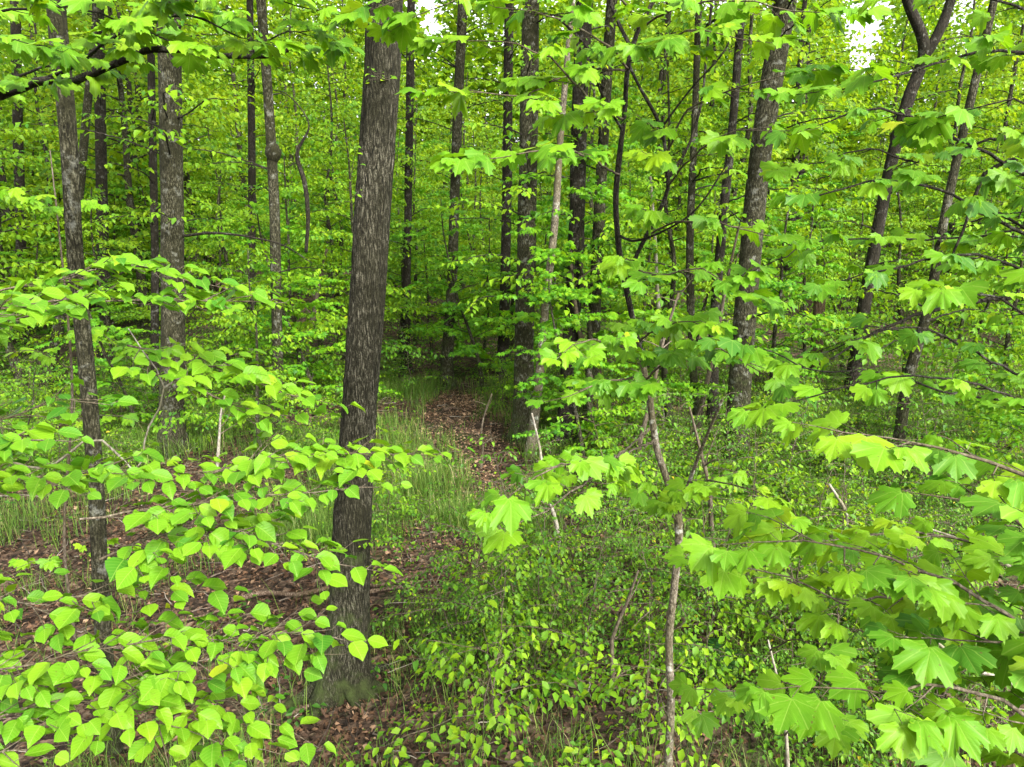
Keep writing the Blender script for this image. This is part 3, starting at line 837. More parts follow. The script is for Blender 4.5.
# ------------------------------------------------------------------ the maple sapling standing in the middle
mp, mb, mY = px_tree('maple_sapling', 'crooked maple sapling with pale mottled stem forking above the low shrubs', [(668, 767, 9), (671, 700, 8), (669, 640, 8), (675, 580, 8), (678, 515, 9), (667, 480, 7), (657, 450, 7), (650, 400, 7), (643, 365, 6), (640, 350, 6)], 'bark_mottled', Y=3.75, segs=10, dz_up=0, wob=.04, flare=.1)
for k, l in enumerate([
    [(640, 352, 3.75, 6), (633, 320, 3.75, 6), (627, 292, 3.75, 6), (621, 262, 3.75, 6), (617, 230, 3.75, 5.5), (616, 190, 3.75, 5.5), (619, 160, 3.75, 5.5), (625, 110, 3.75, 5), (627, 75, 3.75, 5), (632, 48, 3.75, 5), (642, 22, 3.75, 4), (654, 0, 3.75, 4), (668, -40, 3.75, 3)],
    [(632, 50, 3.75, 4), (622, 30, 3.75, 4), (611, 5, 3.75, 3.5), (606, -40, 3.75, 3)],
    [(627, 292, 3.75, 4), (634, 262, 3.7, 4.5), (652, 225, 3.65, 4.5), (668, 188, 3.6, 4), (667, 165, 3.6, 3.5), (660, 125, 3.6, 3.5), (647, 100, 3.6, 3.5), (637, 82, 3.67, 3), (629, 64, 3.74, 3)],
    [(668, 178, 3.6, 3.5), (684, 155, 3.6, 3), (700, 110, 3.6, 2.5), (706, 60, 3.6, 2.5), (712, 0, 3.6, 2.5)],
    [(622, 130, 3.75, 3), (600, 90, 3.6, 2.5), (585, 45, 3.6, 2.5), (560, 20, 3.5, 2)],
    [(660, 130, 3.6, 2.5), (690, 90, 3.5, 2), (725, 50, 3.4, 2), (745, 0, 3.4, 1.5)],
    [(678, 515, 3.75, 6), (690, 480, 3.6, 4), (705, 440, 3.4, 3.5), (722, 400, 3.2, 3)],
    [(617, 235, 3.75, 3), (640, 240, 3.5, 2.5), (690, 215, 3.4, 2), (730, 160, 3.4, 1.5)]]):
    pp_ = [at(a_, b_, d_) for a_, b_, d_, w_ in l]; rr_ = [w_ * axial(p) / F / 2 for p, (a_, b_, d_, w_) in zip(pp_, l)]
    q, qr = smooth_path(pp_, rr_, .05); bb = Buf(); tube(bb, q, qr, 8, lambda th, s_: 1 + .25 * (vnoise(np.stack([np.cos(th), np.sin(th), s_ * 9], -1)) - .5))
    bb.build('limb', M['bark_mottled' if k == 6 else 'bark_dark'], mp, loc=mb)
MB = [
    ([(655, 440, 3.7), (620, 455, 3.0), (580, 462, 2.4), (550, 470, 2.05), (520, 486, 1.95)], .16, .95, .105, .45),
    ([(650, 430, 3.7), (600, 470, 2.8), (560, 500, 2.2), (530, 520, 2.1)], .12, .9, .105, .6),
    ([(642, 360, 3.75), (615, 345, 3.3), (590, 340, 3.0), (565, 350, 2.8)], .2, .9, .10, .3),
    ([(644, 375, 3.75), (620, 380, 3.2), (595, 385, 2.9), (570, 395, 2.8)], .18, .8, .10, .3),
    ([(645, 380, 3.75), (680, 352, 3.3), (710, 345, 3.0), (740, 360, 2.8), (760, 372, 2.7)], .2, .8, .10, .25),
    ([(640, 340, 3.75), (665, 325, 3.3), (700, 320, 3.0)], .2, .9, .10, .25),
    ([(678, 500, 3.75), (700, 480, 3.2), (730, 485, 2.9), (760, 490, 2.8)], .16, .7, .10, .3),
    ([(676, 520, 3.75), (650, 490, 3.3), (630, 470, 3.1)], .16, .6, .10, .3),
    ([(619, 175, 3.75), (580, 155, 3.2), (540, 150, 2.9), (500, 158, 2.8)], .22, .8, .105, .3),
    ([(622, 120, 3.75), (590, 100, 3.3), (550, 60, 3.1), (500, 40, 3.0), (470, 40, 3.0)], .24, .75, .105, .25),
    ([(629, 70, 3.75), (600, 40, 3.3), (560, 20, 3.1), (520, 10, 3.0)], .24, .8, .105, .25),
    ([(630, 60, 3.75), (665, 40, 3.4), (700, 30, 3.2), (745, 40, 3.1)], .24, .9, .105, .2),
    ([(637, 30, 3.75), (690, 5, 3.3), (740, 0, 3.1), (790, 10, 3.0)], .24, .9, .105, .2),
    ([(668, 185, 3.6), (700, 150, 3.3), (740, 130, 3.1), (780, 130, 3.0)], .24, .85, .105, .2),
    ([(664, 160, 3.6), (690, 110, 3.3), (730, 90, 3.1), (770, 80, 3.0)], .24, .9, .105, .2),
    ([(645, 235, 3.7), (690, 220, 3.3), (730, 225, 3.1), (765, 235, 3.0)], .22, .75, .105, .25),
    ([(640, 20, 3.75), (600, -10, 3.2), (560, -15, 3.0), (480, -10, 2.9), (430, 10, 2.9)], .24, .7, .105, .3),
    ([(620, 260, 3.75), (660, 275, 3.3), (700, 270, 3.1), (735, 290, 3.0)], .22, .8, .10, .2),
    ([(655, -30, 3.75), (600, -40, 3.3), (520, -30, 3.1), (450, -20, 3.0), (400, 0, 3.0)], .24, .8, .105, .2),
    ([(628, 70, 3.75), (570, 75, 3.3), (520, 95, 3.1), (470, 90, 3.0)], .24, .65, .105, .25),
]
for k, (l, tl, dn, lf, t0) in enumerate(MB):
    branch_part(mp, mb, PX(*l), lf, 'maple', 400 + k, r0=.006, tl=tl * 1.15, dens=dn * (.95 if k > 8 else 1.25), droop=.6, facecam=.4, t0=t0, bark='twig')

# ------------------------------------------------------------------ large-leaved maple leaning in from the right (stem outside the frame)
base = np.array([1.75, 1.55, float(gz(1.75, 1.55))])
rm = thing('maple_sapling', 'nearest maple whose largest pale leaves reach in over the shrubs and the dark hollow', 'sapling', base)
stem = [base - UP * .1, base + (.0, .0, 1.0), base + (.03, .03, 2.0), base + (.0, .05, 3.0), base + (.06, .1, 4.5)]
tb = Buf(); q, qr = smooth_path(stem, [.03, .027, .022, .017, .009], .1); tube(tb, q, qr, 12); tb.build('trunk', M['twig'], rm, loc=base)
RM = [
    ([(1040, 640, 1.45), (980, 600, 1.45), (920, 570, 1.5), (860, 550, 1.5), (800, 540, 1.5)], .17, 1.15, 1.9, .35),
    ([(1040, 650, 1.5), (970, 610, 1.6), (900, 600, 1.65), (840, 600, 1.6), (790, 580, 1.6)], .16, 1.1, 1.9, .4),
    ([(1040, 480, 1.4), (990, 460, 1.4), (940, 448, 1.4), (890, 440, 1.4)], .15, 1.15, 2.6, .35),
    ([(1040, 540, 1.3), (1000, 510, 1.3), (960, 500, 1.3)], .14, 1.1, 2.5, .4),
    ([(1040, 720, 1.25), (1000, 700, 1.3), (950, 685, 1.3), (890, 690, 1.3), (860, 690, 1.3)], .16, 1.05, 1.9, .35),
    ([(1040, 630, 1.4), (1010, 640, 1.4), (970, 640, 1.4)], .14, 1.2, 2.0, .4),
    ([(1040, 760, 1.3), (1000, 740, 1.3), (960, 735, 1.35)], .14, 1.0, 1.7, .45),
    ([(1050, 560, 1.7), (980, 545, 1.8), (900, 530, 1.9), (860, 540, 1.9)], .16, .9, 2.2, .4),
]
for k, (l, tl, dn, zr, t0) in enumerate(RM):
    branch_part(rm, base, [stem_at(stem, zr)] + PX(*l), .092, 'maple', 500 + k, r0=.006, tl=tl * 1.2, dens=dn * 1.75, droop=.5, facecam=.5, t0=t0, bark='twig', petiole=.5)
for k, l in enumerate([[(1045, 590, 1.9), (1005, 565, 1.9), (975, 545, 1.9), (925, 528, 1.9)], [(1045, 700, 2.2), (960, 660, 2.2), (910, 620, 2.2), (880, 595, 2.2)]]):
    branch_part(rm, base, [stem_at(stem, 2.0)] + PX(*l), .1, 'maple', 530 + k, r0=.008, bark='twig_pale', bare_=True)

# small maple low between the shrubs, pale sticks
base = gnd(785, 800); base = np.array([at(787, 767, 2.9)[0], 2.9, float(gz(at(787, 767, 2.9)[0], 2.9))])
lm = thing('maple_sapling', 'short maple seedling on a whitish stem low among the shrubs', 'sapling', base)
tb = Buf(); q, qr = smooth_path([base - UP * .1, at(788, 767, 2.9), at(782, 700, 2.9), at(768, 640, 2.95)], [.011, .009, .007, .004], .08); tube(tb, q, qr, 8); tb.build('trunk', M['twig_pale'], lm, loc=base)
for k, (l, tl, dn) in enumerate([([(782, 700, 2.9), (750, 695, 2.4), (715, 690, 2.2), (700, 700, 2.1)], .13, .7), ([(785, 735, 2.9), (815, 715, 2.4), (840, 712, 2.1)], .12, .8), ([(770, 650, 2.9), (800, 640, 2.6), (820, 645, 2.4)], .14, .7)]):
    branch_part(lm, base, PX(*l), .10, 'maple', 560 + k, r0=.004, tl=tl, dens=dn, droop=.6, facecam=.5, t0=.35)

# ------------------------------------------------------------------ maple filling the upper right (stem outside the frame)
base = np.array([3.35, 3.1, float(gz(3.35, 3.1))])
um = thing('maple_tree', 'maple with dark forking twigs and lobed leaves spread below the white sky', 'tree', base)
stem = [base - UP * .1, base + (.0, .0, 1.5), base + (.05, .03, 3.0), base + (.0, .05, 4.5), base + (.06, .1, 6.5)]
tb = Buf(); q, qr = smooth_path(stem, [.06, .05, .045, .035, .02], .1); tube(tb, q, qr, 12); tb.build('trunk', M['bark_dark'], um, loc=base)
UM = [
    ([(1060, 190, 3.0), (1000, 160, 2.9), (940, 130, 2.7), (880, 110, 2.6), (830, 120, 2.6)], .2, .9, 4.0, .25, .009),
    ([(1060, 250, 3.0), (990, 215, 2.9), (940, 190, 2.8), (880, 180, 2.7), (820, 195, 2.6)], .2, .9, 3.9, .25, .009),
    ([(1060, 290, 2.8), (1000, 260, 2.7), (950, 255, 2.6), (890, 270, 2.5), (840, 280, 2.5)], .2, .9, 3.5, .25, .008),
    ([(1060, 330, 2.6), (1000, 300, 2.5), (960, 290, 2.4)], .18, .9, 3.4, .3, .007),
    ([(1060, 60, 3.0), (1000, 50, 2.9), (950, 60, 2.8), (880, 80, 2.7), (840, 90, 2.7)], .2, .8, 4.4, .25, .008),
    ([(1060, 20, 2.9), (1000, 0, 2.8), (950, -10, 2.7), (910, 0, 2.7)], .2, .7, 4.6, .3, .007),
    ([(1060, 390, 2.9), (990, 360, 2.8), (930, 330, 2.8), (870, 335, 2.7), (830, 350, 2.7)], .2, .85, 3.0, .3, .007),
    ([(1060, 400, 3.1), (1000, 400, 3.0), (940, 390, 2.9), (880, 372, 2.8), (800, 365, 2.5), (770, 352, 2.5)], .17, .7, 2.9, .45, .007),
    ([(1060, 150, 3.2), (990, 140, 3.2), (930, 160, 3.3), (870, 150, 3.2), (810, 165, 3.1)], .2, .7, 4.1, .3, .008),
    ([(1060, 120, 2.5), (1010, 100, 2.5), (970, 110, 2.5)], .18, .8, 4.0, .35, .006),
    ([(1060, 420, 2.5), (980, 385, 2.4), (900, 375, 2.3), (840, 390, 2.2), (800, 400, 2.2)], .15, .75, 2.9, .5, .006),
    ([(1060, 220, 3.3), (980, 235, 3.3), (900, 240, 3.3), (820, 240, 3.2), (770, 265, 3.0)], .2, .7, 3.8, .35, .007),
]
for k, (l, tl, dn, zr, t0, r0) in enumerate(UM):
    branch_part(um, base, [stem_at(stem, zr)] + PX(*l), .095, 'maple', 600 + k, r0=r0, tl=tl * 1.1, dens=dn * .85, droop=.6, facecam=.3, t0=t0, bark='bark_dark', matl='maple')
for k, l in enumerate([[(1040, 150, 3.2), (985, 175, 3.2), (970, 215, 3.2), (955, 250, 3.2), (950, 262, 3.2)], [(975, 205, 3.2), (1000, 215, 3.2), (1030, 232, 3.2)], [(1040, 290, 3.0), (960, 305, 3.0), (900, 320, 2.9), (860, 340, 2.9), (830, 358, 2.9)]]):
    branch_part(um, base, ([stem_at(stem, 4)] if l[0][0] > 1024 else []) + PX(*l), .1, 'maple', 640 + k, r0=.012, bark='bark_dark', bare_=True)

# ------------------------------------------------------------------ limb reaching in at the upper left (stem outside the frame)
base = np.array([-4.1, 4.2, float(gz(-4.1, 4.2))])
lmap = thing('maple_tree', 'maple stretching one crooked dark limb and lobed leaves across the slim leaning trunk', 'tree', base)
stem = [base - UP * .1, base + (.0, .0, 1.5), base + (.05, .03, 3.0), base + (.0, -.15, 4.5), base + (.06, -.2, 6.5)]
tb = Buf(); q, qr = smooth_path(stem, [.08, .07, .06, .05, .03], .1); tube(tb, q, qr, 12); tb.build('trunk', M['bark_dark'], lmap, loc=base)
LM = [
    ([(-80, 110, 4.0), (0, 95, 3.9), (45, 80, 3.8), (75, 80, 3.7), (110, 66, 3.6), (155, 50, 3.5), (215, 55, 3.5), (250, 58, 3.5), (300, 50, 3.5)], .2, .5, 4.3, .5, .028),
    ([(45, 80, 3.8), (80, 62, 3.6), (110, 40, 3.4), (150, 20, 3.3), (200, 18, 3.2), (240, 38, 3.2)], .22, .8, 0, .3, .010),
    ([(-80, 60, 3.9), (0, 82, 3.8), (40, 68, 3.7), (90, 55, 3.6)], .2, .4, 4.5, .4, .012),
    ([(-80, 10, 3.4), (0, 10, 3.3), (60, 5, 3.2), (130, 25, 3.1), (170, 40, 3.1)], .22, .8, 4.7, .35, .008),
    ([(155, 20, 3.3), (200, 0, 3.2), (260, -5, 3.2), (310, 10, 3.2)], .22, .8, 0, .1, .006),
    ([(250, 58, 3.5), (280, 35, 3.4), (310, 30, 3.3)], .18, .8, 0, .1, .005),
    ([(-80, 60, 3.2), (-20, 30, 3.1), (30, 45, 3.0)], .2, .7, 4.5, .4, .006),
]
for k, (l, tl, dn, zr, t0, r0) in enumerate(LM):
    branch_part(lmap, base, ([stem_at(stem, zr)] if zr else []) + PX(*l), .105, 'maple', 700 + k, r0=r0, tl=tl * 1.2, dens=dn * 1.5, droop=.6, facecam=.3, t0=t0, bark='bark_dark')

# ------------------------------------------------------------------ understory trees: a few kinds, copied through the woods
US = [leafy(31, 5.5, 1.9, 22, .11, 'oval', .16, top=.5, dens=2.0), leafy(32, 4.2, 1.7, 19, .105, 'oval', .18, top=.6, dens=2.0), leafy(33, 6.5, 2.1, 23, .13, 'maple', .16, tpl=STAR, dens=1.55, mat_leaf='maple_far'),
      leafy(34, 3.2, 1.4, 18, .10, 'oval', .15, stems=2, dens=2.0), leafy(35, 7.5, 2.3, 27, .12, 'oval', .2, top=.5, dens=2.0), leafy(36, 5.0, 2.0, 19, .13, 'maple', .14, tpl=STAR, dens=1.55, mat_leaf='maple_far')]
def tall(seed, H, sp, nbr, lf, z0, r0, bark): return leafy(seed, H, sp, nbr, lf, 'oval', z0, r0=r0, tpl=QUAD, tl=.46, dens=1.5, lean=.03, twr=.002, mat_leaf='canopy', mat_bark=bark, top=.5, names=('broadleaf_tree', 'trunk', 'crown'))
TL = [tall(41, 14, 3.4, 38, .21, .2, .16, 'bark'), tall(42, 16, 3.8, 42, .22, .24, .18, 'bark_dark'), tall(43, 12, 3.2, 36, .20, .12, .12, 'bark'), tall(44, 10, 3.0, 33, .19, .08, .09, 'bark_dark')]
def low(seed, H, sp, nbr, lf, r0, st): return leafy(seed, H, sp, nbr, lf * 1.15, 'oval', .1, r0=r0, stems=st, tl=.5, dens=1.3, mat_leaf='shrub', mat_bark='twig', twr=.001, names=('low_shrub', 'stem', 'foliage'))
SH = [low(51, 1.15, .5, 32, .029, .006, 3), low(52, 1.25, .65, 22, .058, .009, 2), low(53, .6, .55, 20, .040, .006, 3), low(54, 1.0, .8, 17, .066, .008, 2), low(55, 1.5, .6, 20, .052, .009, 1), low(56, .5, .65, 15, .058, .006, 4)]
for o_ in SH[1::2]: [c for c in o_.children if c.name.startswith('foliage')][0].data.materials[0] = M['under']
print('LEAVES', [o['n_leaves'] for o in US + TL + SH])
used = set()


def plant(proto, x, y, rz, sc, label, cat, group=None):
    o = proto if proto.name not in used else copy_tree(proto)
    used.add(proto.name)
    o.location = (x, y, float(gz(x, y))); o.rotation_euler = (0, 0, rz); o.scale = (sc, sc, sc)
    if 'group' in o: del o['group']
    tag(o, label, cat, group)
    return o


R = random.Random(77)
# understory trees the picture shows one by one (px, py of the foot, kind, scale)
UN = [(235, 372, 0, .9, 'leafy young tree at the end of the open ground between straight grey and knotted trunks'), (325, 372, 4, .8, 'tall young tree with tiered leaves behind the thick furrowed trunk'),
      (415, 345, 2, .9, 'young maple whose sprays hang over the far end of the path'), (485, 360, 1, .9, 'small tree with pale tiers of leaves at the path end'), (640, 400, 0, .8, 'young tree filling the gap between the bent dark trunk and the rough leaning trunk'),
      (690, 385, 5, .9, 'young maple beside the dark slim stem'), (800, 395, 1, 1.0, 'bushy young tree beyond the grass at the weathered snag'), (950, 400, 3, 1.3, 'two-stemmed yellowish young tree above the dark hollow'),
      (1000, 415, 1, 1.1, 'rounded young tree under the dark maple twigs'), (30, 375, 5, .8, 'young maple in the shade under the far left trunks'), (130, 375, 3, 1.0, 'two-stemmed shrubby tree beside the straight grey trunk'), (905, 380, 4, .7, 'tall young tree behind the forked dark trunk'), (1040, 520, 1, .7, 'small leafy tree at the right edge beside the lone brown trunk base'), (20, 470, 3, .5, 'low bushy tree on the litter at the left edge'), (765, 405, 2, .7, 'young maple behind the rough leaning trunk'),
      (598, 446, 2, .8, 'young maple with lobed leaves at the foot of the bent dark trunk'), (305, 405, 0, .85, 'young tree whose pale tiers hang between the knotted and the thick furrowed trunk'), (228, 405, 1, .9, 'low tiered tree just beside the straight grey trunk'),
      (483, 392, 5, .8, 'small maple touching the tall dark grey path-side trunk'), (432, 362, 1, .9, 'small tiered tree at the far straight trunk over the path'), (672, 430, 4, .75, 'tall young tree behind the fork of the crooked maple stem'),
      (115, 400, 0, .8, 'young tree in front of the deep-shade trunk at the left'), (1010, 450, 5, .8, 'young maple under the dark forking twigs at the right edge'),
      (262, 462, 1, .75, 'small tiered tree standing on the litter just before the thin knotted trunk'), (318, 418, 5, .8, 'young maple whose leaves brush the thick furrowed trunk from behind'), (585, 478, 5, .62, 'little maple at the foot of the lichen-spotted stem'), (140, 440, 5, .6, 'little maple on the litter before the straight grey trunk'), (395, 372, 4, .7, 'tall tiered tree behind the thick furrowed trunk at the path side'), 
      (505, 372, 2, .75, 'bright young maple behind the tall dark grey path-side trunk'), (545, 392, 0, .7, 'bright young tree between the tall dark grey trunk and the bent dark trunk')]
taken = []
for px, py, k, sc, lab in UN:
    p = gnd(px, py); taken.append((p[0], p[1])); plant(US[k], p[0], p[1], R.uniform(0, 6.28), sc, lab, 'tree')


def scatter(n, d0, d1, half, gap, accept, R):
    out, tries = [], 0
    while len(out) < n and tries < 9000:
        tries += 1
        d = math.sqrt(R.uniform(d0 * d0, d1 * d1)); a = R.uniform(-half, half); x, y = a * d, d
        if accept and not accept(x, y): continue
        if any((x - u) ** 2 + (y - v) ** 2 < gap * gap for u, v in out + taken): continue
        out.append((x, y))
    return out


def clear(x, y):
    px, py = project(x, y, 0.)
    if 380 < px < 520 and y < 17: return False
    return True


def zone(x, y): return 'left of the thick furrowed trunk' if x < -.20 * y else ('around the far end of the path' if x < .09 * y else 'beyond the rough leaning trunk')


for x, y in scatter(110, 14, 34, .85, 1.15, clear, R):
    z_ = zone(x, y)
    plant(R.choice(US), x, y, R.uniform(0, 6.28), R.uniform(.75, 1.2), 'slender layered understory tree in the thicket ' + z_, 'tree', 'understory trees ' + z_)
for x, y in scatter(120, 21, 58, .85, 2.0, lambda x, y: not (.425 < x / y < .492 and y > 20) and not (-.16 < x / y < .0 and y < 36), R):
    z_ = zone(x, y)
    plant(TL[R.choice((0, 1, 2, 2, 3, 3))], x, y, R.uniform(0, 6.28), R.uniform(.8, 1.2), 'distant tall forest tree ' + z_, 'tree', 'distant trees ' + z_)
# shrubs
taken = []
def shrub_ok(x, y):
    px, py = project(x, y, 0.)
    if float(bare(x, y)) > .35: return False
    return R.random() < (1.0 if px > 430 and py > 470 else .3)
for x, y in scatter(230, 3.85, 17, .78, .28, shrub_ok, R):
    px, py = project(x, y, 0.)
    z_ = 'in the dense low thicket around the crooked maple stem' if px > 430 and py > 470 else ('at the feet of the trunks beyond the path' if px > 400 else 'on the litter left of the thick furrowed trunk')
    plant(R.choice(SH), x, y, R.uniform(0, 6.28), R.uniform(.7, 1.15), 'low shrub with small green leaves ' + z_, 'shrub', 'low shrubs ' + z_)

# ------------------------------------------------------------------ fallen wood
def stick(name, label, px, rad, m='deadwood', lift=.03, cat='fallen branch'):
    pts = []
    for a, b_ in px:
        p = gnd(a, b_); p[2] = float(gz(p[0], p[1])) + lift; pts.append(p)
    q, r = smooth_path(pts, np.linspace(rad, rad * .6, len(pts)), .06)
    bb = Buf()
    tube(bb, q, r, 9, lambda th, s: 1 + .3 * (vnoise(np.stack([np.cos(th) * 1.5, np.sin(th) * 1.5, s * 4], -1)) - .5))
    base = q[0]
    o = bb.build(name, M[m], loc=base); o.location = base
    return tag(o, label, cat)


stick('fallen_branch', 'long fallen branch lying behind the foot of the thick furrowed trunk', [(232, 606), (262, 599), (300, 600), (345, 590), (380, 591), (425, 577), (462, 568)], .027, lift=.06)
stick('fallen_branch', 'thin fallen branch beside the longer one in the leaf litter', [(366, 597), (400, 592), (432, 594), (470, 588)], .022, lift=.05)
stick('fallen_branch', 'short fallen branch resting against the mossy foot of the furrowed trunk', [(283, 719), (315, 708), (345, 697), (360, 690)], .022)
stick('fallen_branch', 'thin stick lying on the leaf litter under the oval leaves', [(150, 628), (190, 622), (225, 612)], .014)
stick('fallen_log', 'pale broken log lying across the bare path', [(443, 412), (452, 410), (461, 412)], .035, 'deadwood', .04, 'log')

# hanging vine stem
bb = Buf(); q, r = smooth_path(PX((278, 110, 9), (295, 98, 9), (306, 112, 9)), [.012, .012, .014], .05)
bb = Buf()
vp = [at(262, 88, 10.8), at(285, 92, 10.6), at(300, 125, 10.4), at(296, 156, 10.4), at(303, 180, 10.4), at(307, 215, 10.4), at(306, 250, 10.4)]
vp = [at(274, 90, 10.9), at(288, 95, 10.6), at(299, 106, 10.5)] + [at(309, 125, 10.4), at(297, 155, 10.4), at(304, 180, 10.4), at(308, 215, 10.4), at(306, 252, 10.4)]
q, r = smooth_path(vp, [.008, .008, .009, .01, .03, .036, .032, .026], .05); tube(bb, q, r, 8)
o = bb.build('hanging_vine', M['bark_dark'], loc=q[0]); o.location = q[0]
tag(o, 'blackish vine stem dangling from the thin knotted trunk', 'vine')

# dead limbs on the grey trunk
t2, t2b, t2Y = T['T2']
for k, l in enumerate([[(182, 236, 0), (215, 233, -.2), (250, 237, -.3), (285, 246, -.4), (312, 263, -.4)], [(166, 250, 0), (150, 262, -.2), (130, 268, -.3), (112, 280, -.3)], [(180, 52, 0), (215, 55, -.2), (262, 50, -.3), (300, 48, -.3)]]):
    bb = Buf(); q, r = smooth_path([at(a, b_, t2Y + c) for a, b_, c in l], np.linspace(.022, .006, len(l)), .1); tube(bb, q, r, 6)
    bb.build('dead_limb', M['bark_dark'], t2, loc=t2b)

t3, t3b, t3Y = T['T3']
kp = at(272, 152, t3Y - .02); bb = Buf()
tube(bb, [kp + UP * z_ for z_ in (-.16, -.11, -.05, 0, .05, .1, .15)], [.05, .085, .115, .125, .118, .09, .05], 14, lambda th, s_: 1 + .35 * (vnoise(np.stack([np.cos(th) * 2, np.sin(th) * 2, s_ * 14], -1)) - .5) + .18 * np.cos(th - .5))
bb.build('knot', M['bark'], t3, loc=t3b)

# leafy boughs on the trunks
RB = random.Random(19)
for key, n_, z0_, z1_ in (('T2', 5, 3.2, 7), ('T3', 5, 2.2, 7), ('T4', 8, 1.8, 7), ('T5', 7, 2, 7), ('T5b', 6, 2, 7), ('T6', 7, 1.9, 7.5), ('T7', 7, 2.5, 9), ('T9', 6, 1.5, 7), ('T9b', 6, 2, 7), ('T10', 9, 1.5, 8), ('T11', 8, 1.5, 8), ('T12', 5, 2, 8), ('T17', 5, 2.2, 7), ('T2b', 4, 3, 7), ('T14', 5, 1.5, 6), ('T19', 5, 2, 7)):
    root, tb_, ty_ = T[key]
    tr = [c for c in root.children if c.name.startswith('trunk')][0]
    co = np.empty(len(tr.data.vertices) * 3, np.float32); tr.data.vertices.foreach_get('co', co); co = co.reshape(-1, 3)
    for k in range(int(n_ * 2.1)):
        z = RB.uniform(z0_, z1_); sel = co[np.abs(co[:, 2] - z) < .25]
        if not len(sel): continue
        p = sel.mean(0) + tb_; a = RB.choice((RB.uniform(-2.6, -.5), RB.uniform(0, 6.28))); L = RB.uniform(.9, 1.9)
        pts = [p]; d = np.array([math.cos(a), math.sin(a), .45])
        for j in range(4):
            d = unit(d + np.array([RB.gauss(0, .2), RB.gauss(0, .2), -.14])); pts.append(pts[-1] + d * L / 4)
        branch_part(root, tb_, pts, RB.uniform(.10, .135), 'oval', 900 + k + int(z * 100), 'bough', .014, L * .3, .8, bark='bark_dark', matl='under', tpl=DIAM, droop=.6, facecam=.1, t0=.2, twr=.0014)

# crowns of the tall trunks, above the picture's upper edge
for k, key in enumerate(('T2', 'T3', 'T5', 'T6', 'T7', 'T17')):
    root = T[key][0]; tr = [c for c in root.children if c.name.startswith('trunk')][0]
    vt = max((v.co for v in tr.data.vertices), key=lambda c: c.z)
    src = [c for c in TL[k % 4].children if c.name.startswith('crown')][0]
    H_ = (14, 16, 12, 10)[k % 4]
    c = src.copy(); C.objects.link(c); c.parent = root
    sc = RB.uniform(.85, 1.1)
    c.scale = (sc, sc, sc); c.rotation_euler = (0, 0, RB.uniform(0, 6.28)); c.location = (vt.x, vt.y, max(5.0, vt.z - .7 * H_ * sc))

# bare thin stems standing in the shrubs
for k, (px, py, h, lx, w_, lab) in enumerate([(596, 705, 1.1, .25, 6, 'thin bare dead stem among the low shrubs left of the crooked maple stem'), (560, 560, 1.6, -.3, 5, 'leaning bare stem at the back of the low shrubs'), (630, 480, 2.6, .5, 6, 'slender bare stem slanting behind the middle maple leaves'),
        (715, 560, 1.7, -.35, 6, 'bare stem leaning over the shrubs just beyond the crooked maple stem'), (870, 600, 1.2, -.5, 7, 'pale dead stem sloping under the large maple leaves'), (300, 395, 3.0, .7, 7, 'long bare stem slanting from the grass beside the knotted trunk'),
        (345, 388, 2.6, .9, 5, 'thin bare stem slanting out behind the thick furrowed trunk'), (215, 480, 1.3, .2, 4, 'twiggy dead stem on the litter near the straight grey trunk'), (600, 440, 3.2, -.6, 8, 'grey bare stem crossing in front of the bent dark trunk'),
        (690, 450, 3.4, .5, 6, 'thin bare stem rising between the crooked maple and the rough leaning trunk'), (665, 425, 4.2, -.4, 6, 'tall thin bare stem beyond the fork of the crooked maple'), (480, 470, 1.2, .15, 3, 'short dry stem at the edge of the bare path')]):
    p = gnd(px, py); st = thing('dead_stem', lab, 'dead stem', p)
    bb = Buf(); r_ = w_ * axial(p) / F / 2
    pts = [p - UP * .08] + [p + np.array([lx * t + RB.gauss(0, .03), RB.gauss(0, .05), h * t]) for t in (.25, .5, .75, 1)]
    q, qr = smooth_path(pts, np.linspace(r_, r_ * .35, 5), .1); tube(bb, q, qr, 7)
    bb.build('stem', M['twig_pale' if k % 3 == 1 else 'twig'], st, loc=p)
    for j in range(RB.randint(3, 6)):
        i0 = RB.randint(len(q) // 3, len(q) - 2); d = unit(np.array([RB.gauss(0, 1), RB.gauss(0, .6), RB.uniform(.2, 1.1)])); L_ = h * RB.uniform(.12, .3); g = [q[i0]]
        for _ in range(4):
            d = unit(d + np.array([RB.gauss(0, .25), RB.gauss(0, .25), RB.gauss(0, .15)])); g.append(g[-1] + d * L_ / 4)
        bb = Buf(); tube(bb, g, np.linspace(qr[i0] * .55, .0015, 5), 5); bb.build('twig', M['twig'], st, loc=p)

# fern
base = gnd(708, 668)
fern = thing('fern', 'dark green feathery fern beside the crooked maple stem', 'fern', base)
R2 = random.Random(4)
for k in range(7):
    a = k * .9 + R2.random() * .3; fb = Buf(); lv = Leaves(); q = []
    for t in np.linspace(0, 1, 12):
        q.append(base + np.array([math.cos(a) * t * .33, math.sin(a) * t * .33, .04 + .3 * t - .26 * t * t]))
    tube(fb, q, np.linspace(.003, .001, 12), 4)
    for t in range(2, 12):
        d = unit(q[t] - q[t - 1])
        for s in (-1, 1):
            for h in (0, .5):
                lv.put(q[t] - d * h * .03, unit(rot(d, UP, s * 1.25)), UP, .075 * math.sin(PI * (.15 + .8 * t / 12)), R2.random())
    lv.write(fb, t_diamond(.16), rng=np.random.default_rng(k))
    fb.build('frond', M['fern'], fern, loc=base)

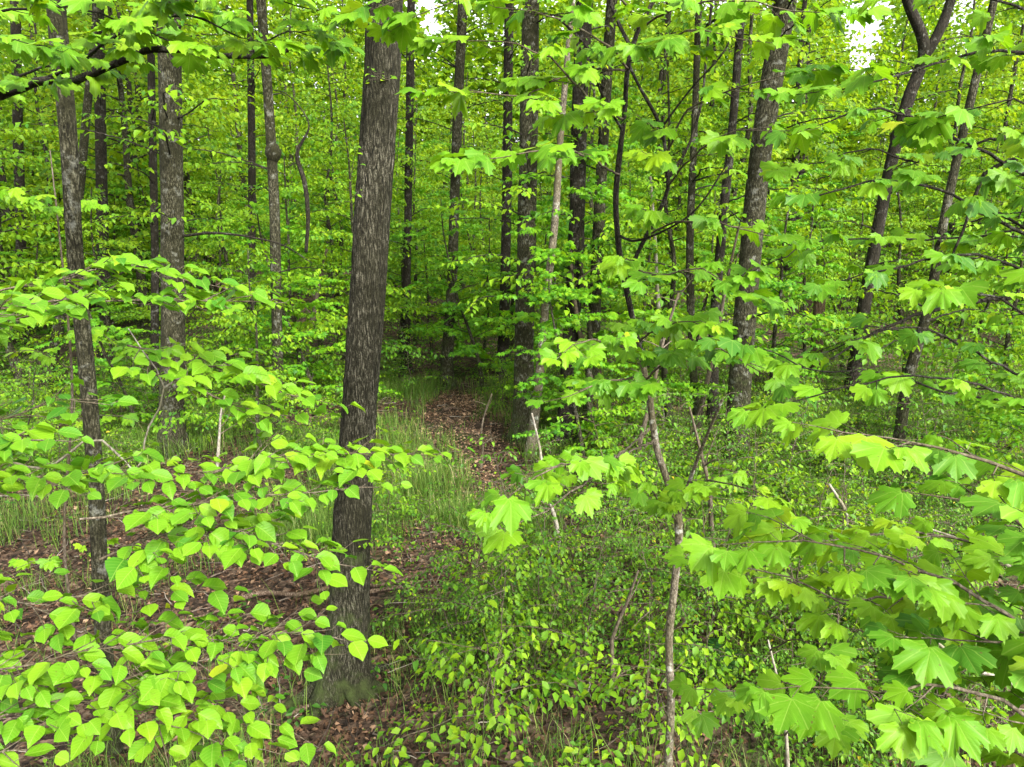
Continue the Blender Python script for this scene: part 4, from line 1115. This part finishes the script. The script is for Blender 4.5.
# ------------------------------------------------------------------ far woods closing the view (one mass)
rng = np.random.default_rng(21)
b = Buf()
n = 150000
ang = rng.uniform(-.95, .95, n); d = rng.uniform(58, 85, n); x = np.tan(ang * .78) * d; y = d
zt = 17 + 10 * vnoise(np.stack([x * .12, y * .12, x * 0], -1)) + 3 * vnoise(np.stack([x * .6, y * .6, x * 0], -1))
az_ = np.arctan2(x, y)
zt = zt * (1 - .45 * np.exp(-((az_ - .430) / .026) ** 2) - .35 * np.exp(-((az_ + .105) / .018) ** 2) - .3 * np.exp(-((az_ - .53) / .015) ** 2))
zc = rng.uniform(0, 1, n) ** .8 * zt + gz(x, y)
P = np.stack([x, y, zc], -1)
D = np.stack([rng.normal(0, 1, n), rng.normal(0, 1, n), rng.normal(-.3, .3, n)], -1); N = np.stack([rng.normal(0, .4, n), rng.normal(-.2, .4, n), np.ones(n)], -1)
put_leaves(b, QUAD, P, D, N, rng.uniform(.38, .8, n), np.clip(rng.normal(.5, .2, n), 0, .92), rng)
tag(b.build('far_woods', M['canopy']), 'far-off wall of yellow-green woodland foliage', 'woods', kind='stuff')

# ------------------------------------------------------------------ light, sky, camera
SUN_EL, SUN_AZ = math.radians(40), math.radians(142)      # azimuth from +Y towards +X: behind the lens on the right
w = bpy.data.worlds.new('World'); bpy.context.scene.world = w; w.use_nodes = True
nt = w.node_tree; nt.nodes.clear()
sky = nd(nt, 'ShaderNodeTexSky', sky_type='NISHITA', sun_disc=False, sun_elevation=SUN_EL, sun_rotation=SUN_AZ, air_density=1.0, dust_density=4.0, ozone_density=.6)
hs = nd(nt, 'ShaderNodeHueSaturation', i_Saturation=.12); nt.links.new(sky.outputs[0], hs.inputs['Color'])
bg = nd(nt, 'ShaderNodeBackground', i_Strength=.12); nt.links.new(hs.outputs[0], bg.inputs[0])
wo = nd(nt, 'ShaderNodeOutputWorld'); nt.links.new(bg.outputs[0], wo.inputs[0])
sl = bpy.data.lights.new('sun', 'SUN'); sl.energy = 1.5; sl.angle = math.radians(12); sl.color = (1, .96, .9)
so = bpy.data.objects.new('sun', sl); C.objects.link(so)
from mathutils import Vector
sd = Vector((math.sin(SUN_AZ) * math.cos(SUN_EL), math.cos(SUN_AZ) * math.cos(SUN_EL), math.sin(SUN_EL)))
so.rotation_euler = sd.to_track_quat('Z', 'Y').to_euler(); so.location = (0, 0, 30)

cd = bpy.data.cameras.new('camera'); cam = bpy.data.objects.new('camera', cd); C.objects.link(cam)
cam.location = (0, 0, CAM_H); cam.rotation_euler = (PI / 2 - PITCH, 0, 0)
cd.sensor_width = 36; cd.lens = 36 * F / 1024; cd.clip_start = .05; cd.clip_end = 1000
S = bpy.context.scene
S.camera = cam
S.view_settings.view_transform = 'Standard'; S.view_settings.look = 'None'; S.view_settings.gamma = 1; S.view_settings.exposure = 2.52
S.cycles.max_bounces = 7; S.cycles.diffuse_bounces = 4; S.cycles.glossy_bounces = 1; S.cycles.transmission_bounces = 4; S.cycles.transparent_max_bounces = 4
S.cycles.use_denoising = True
S.cycles.sample_clamp_indirect = 6
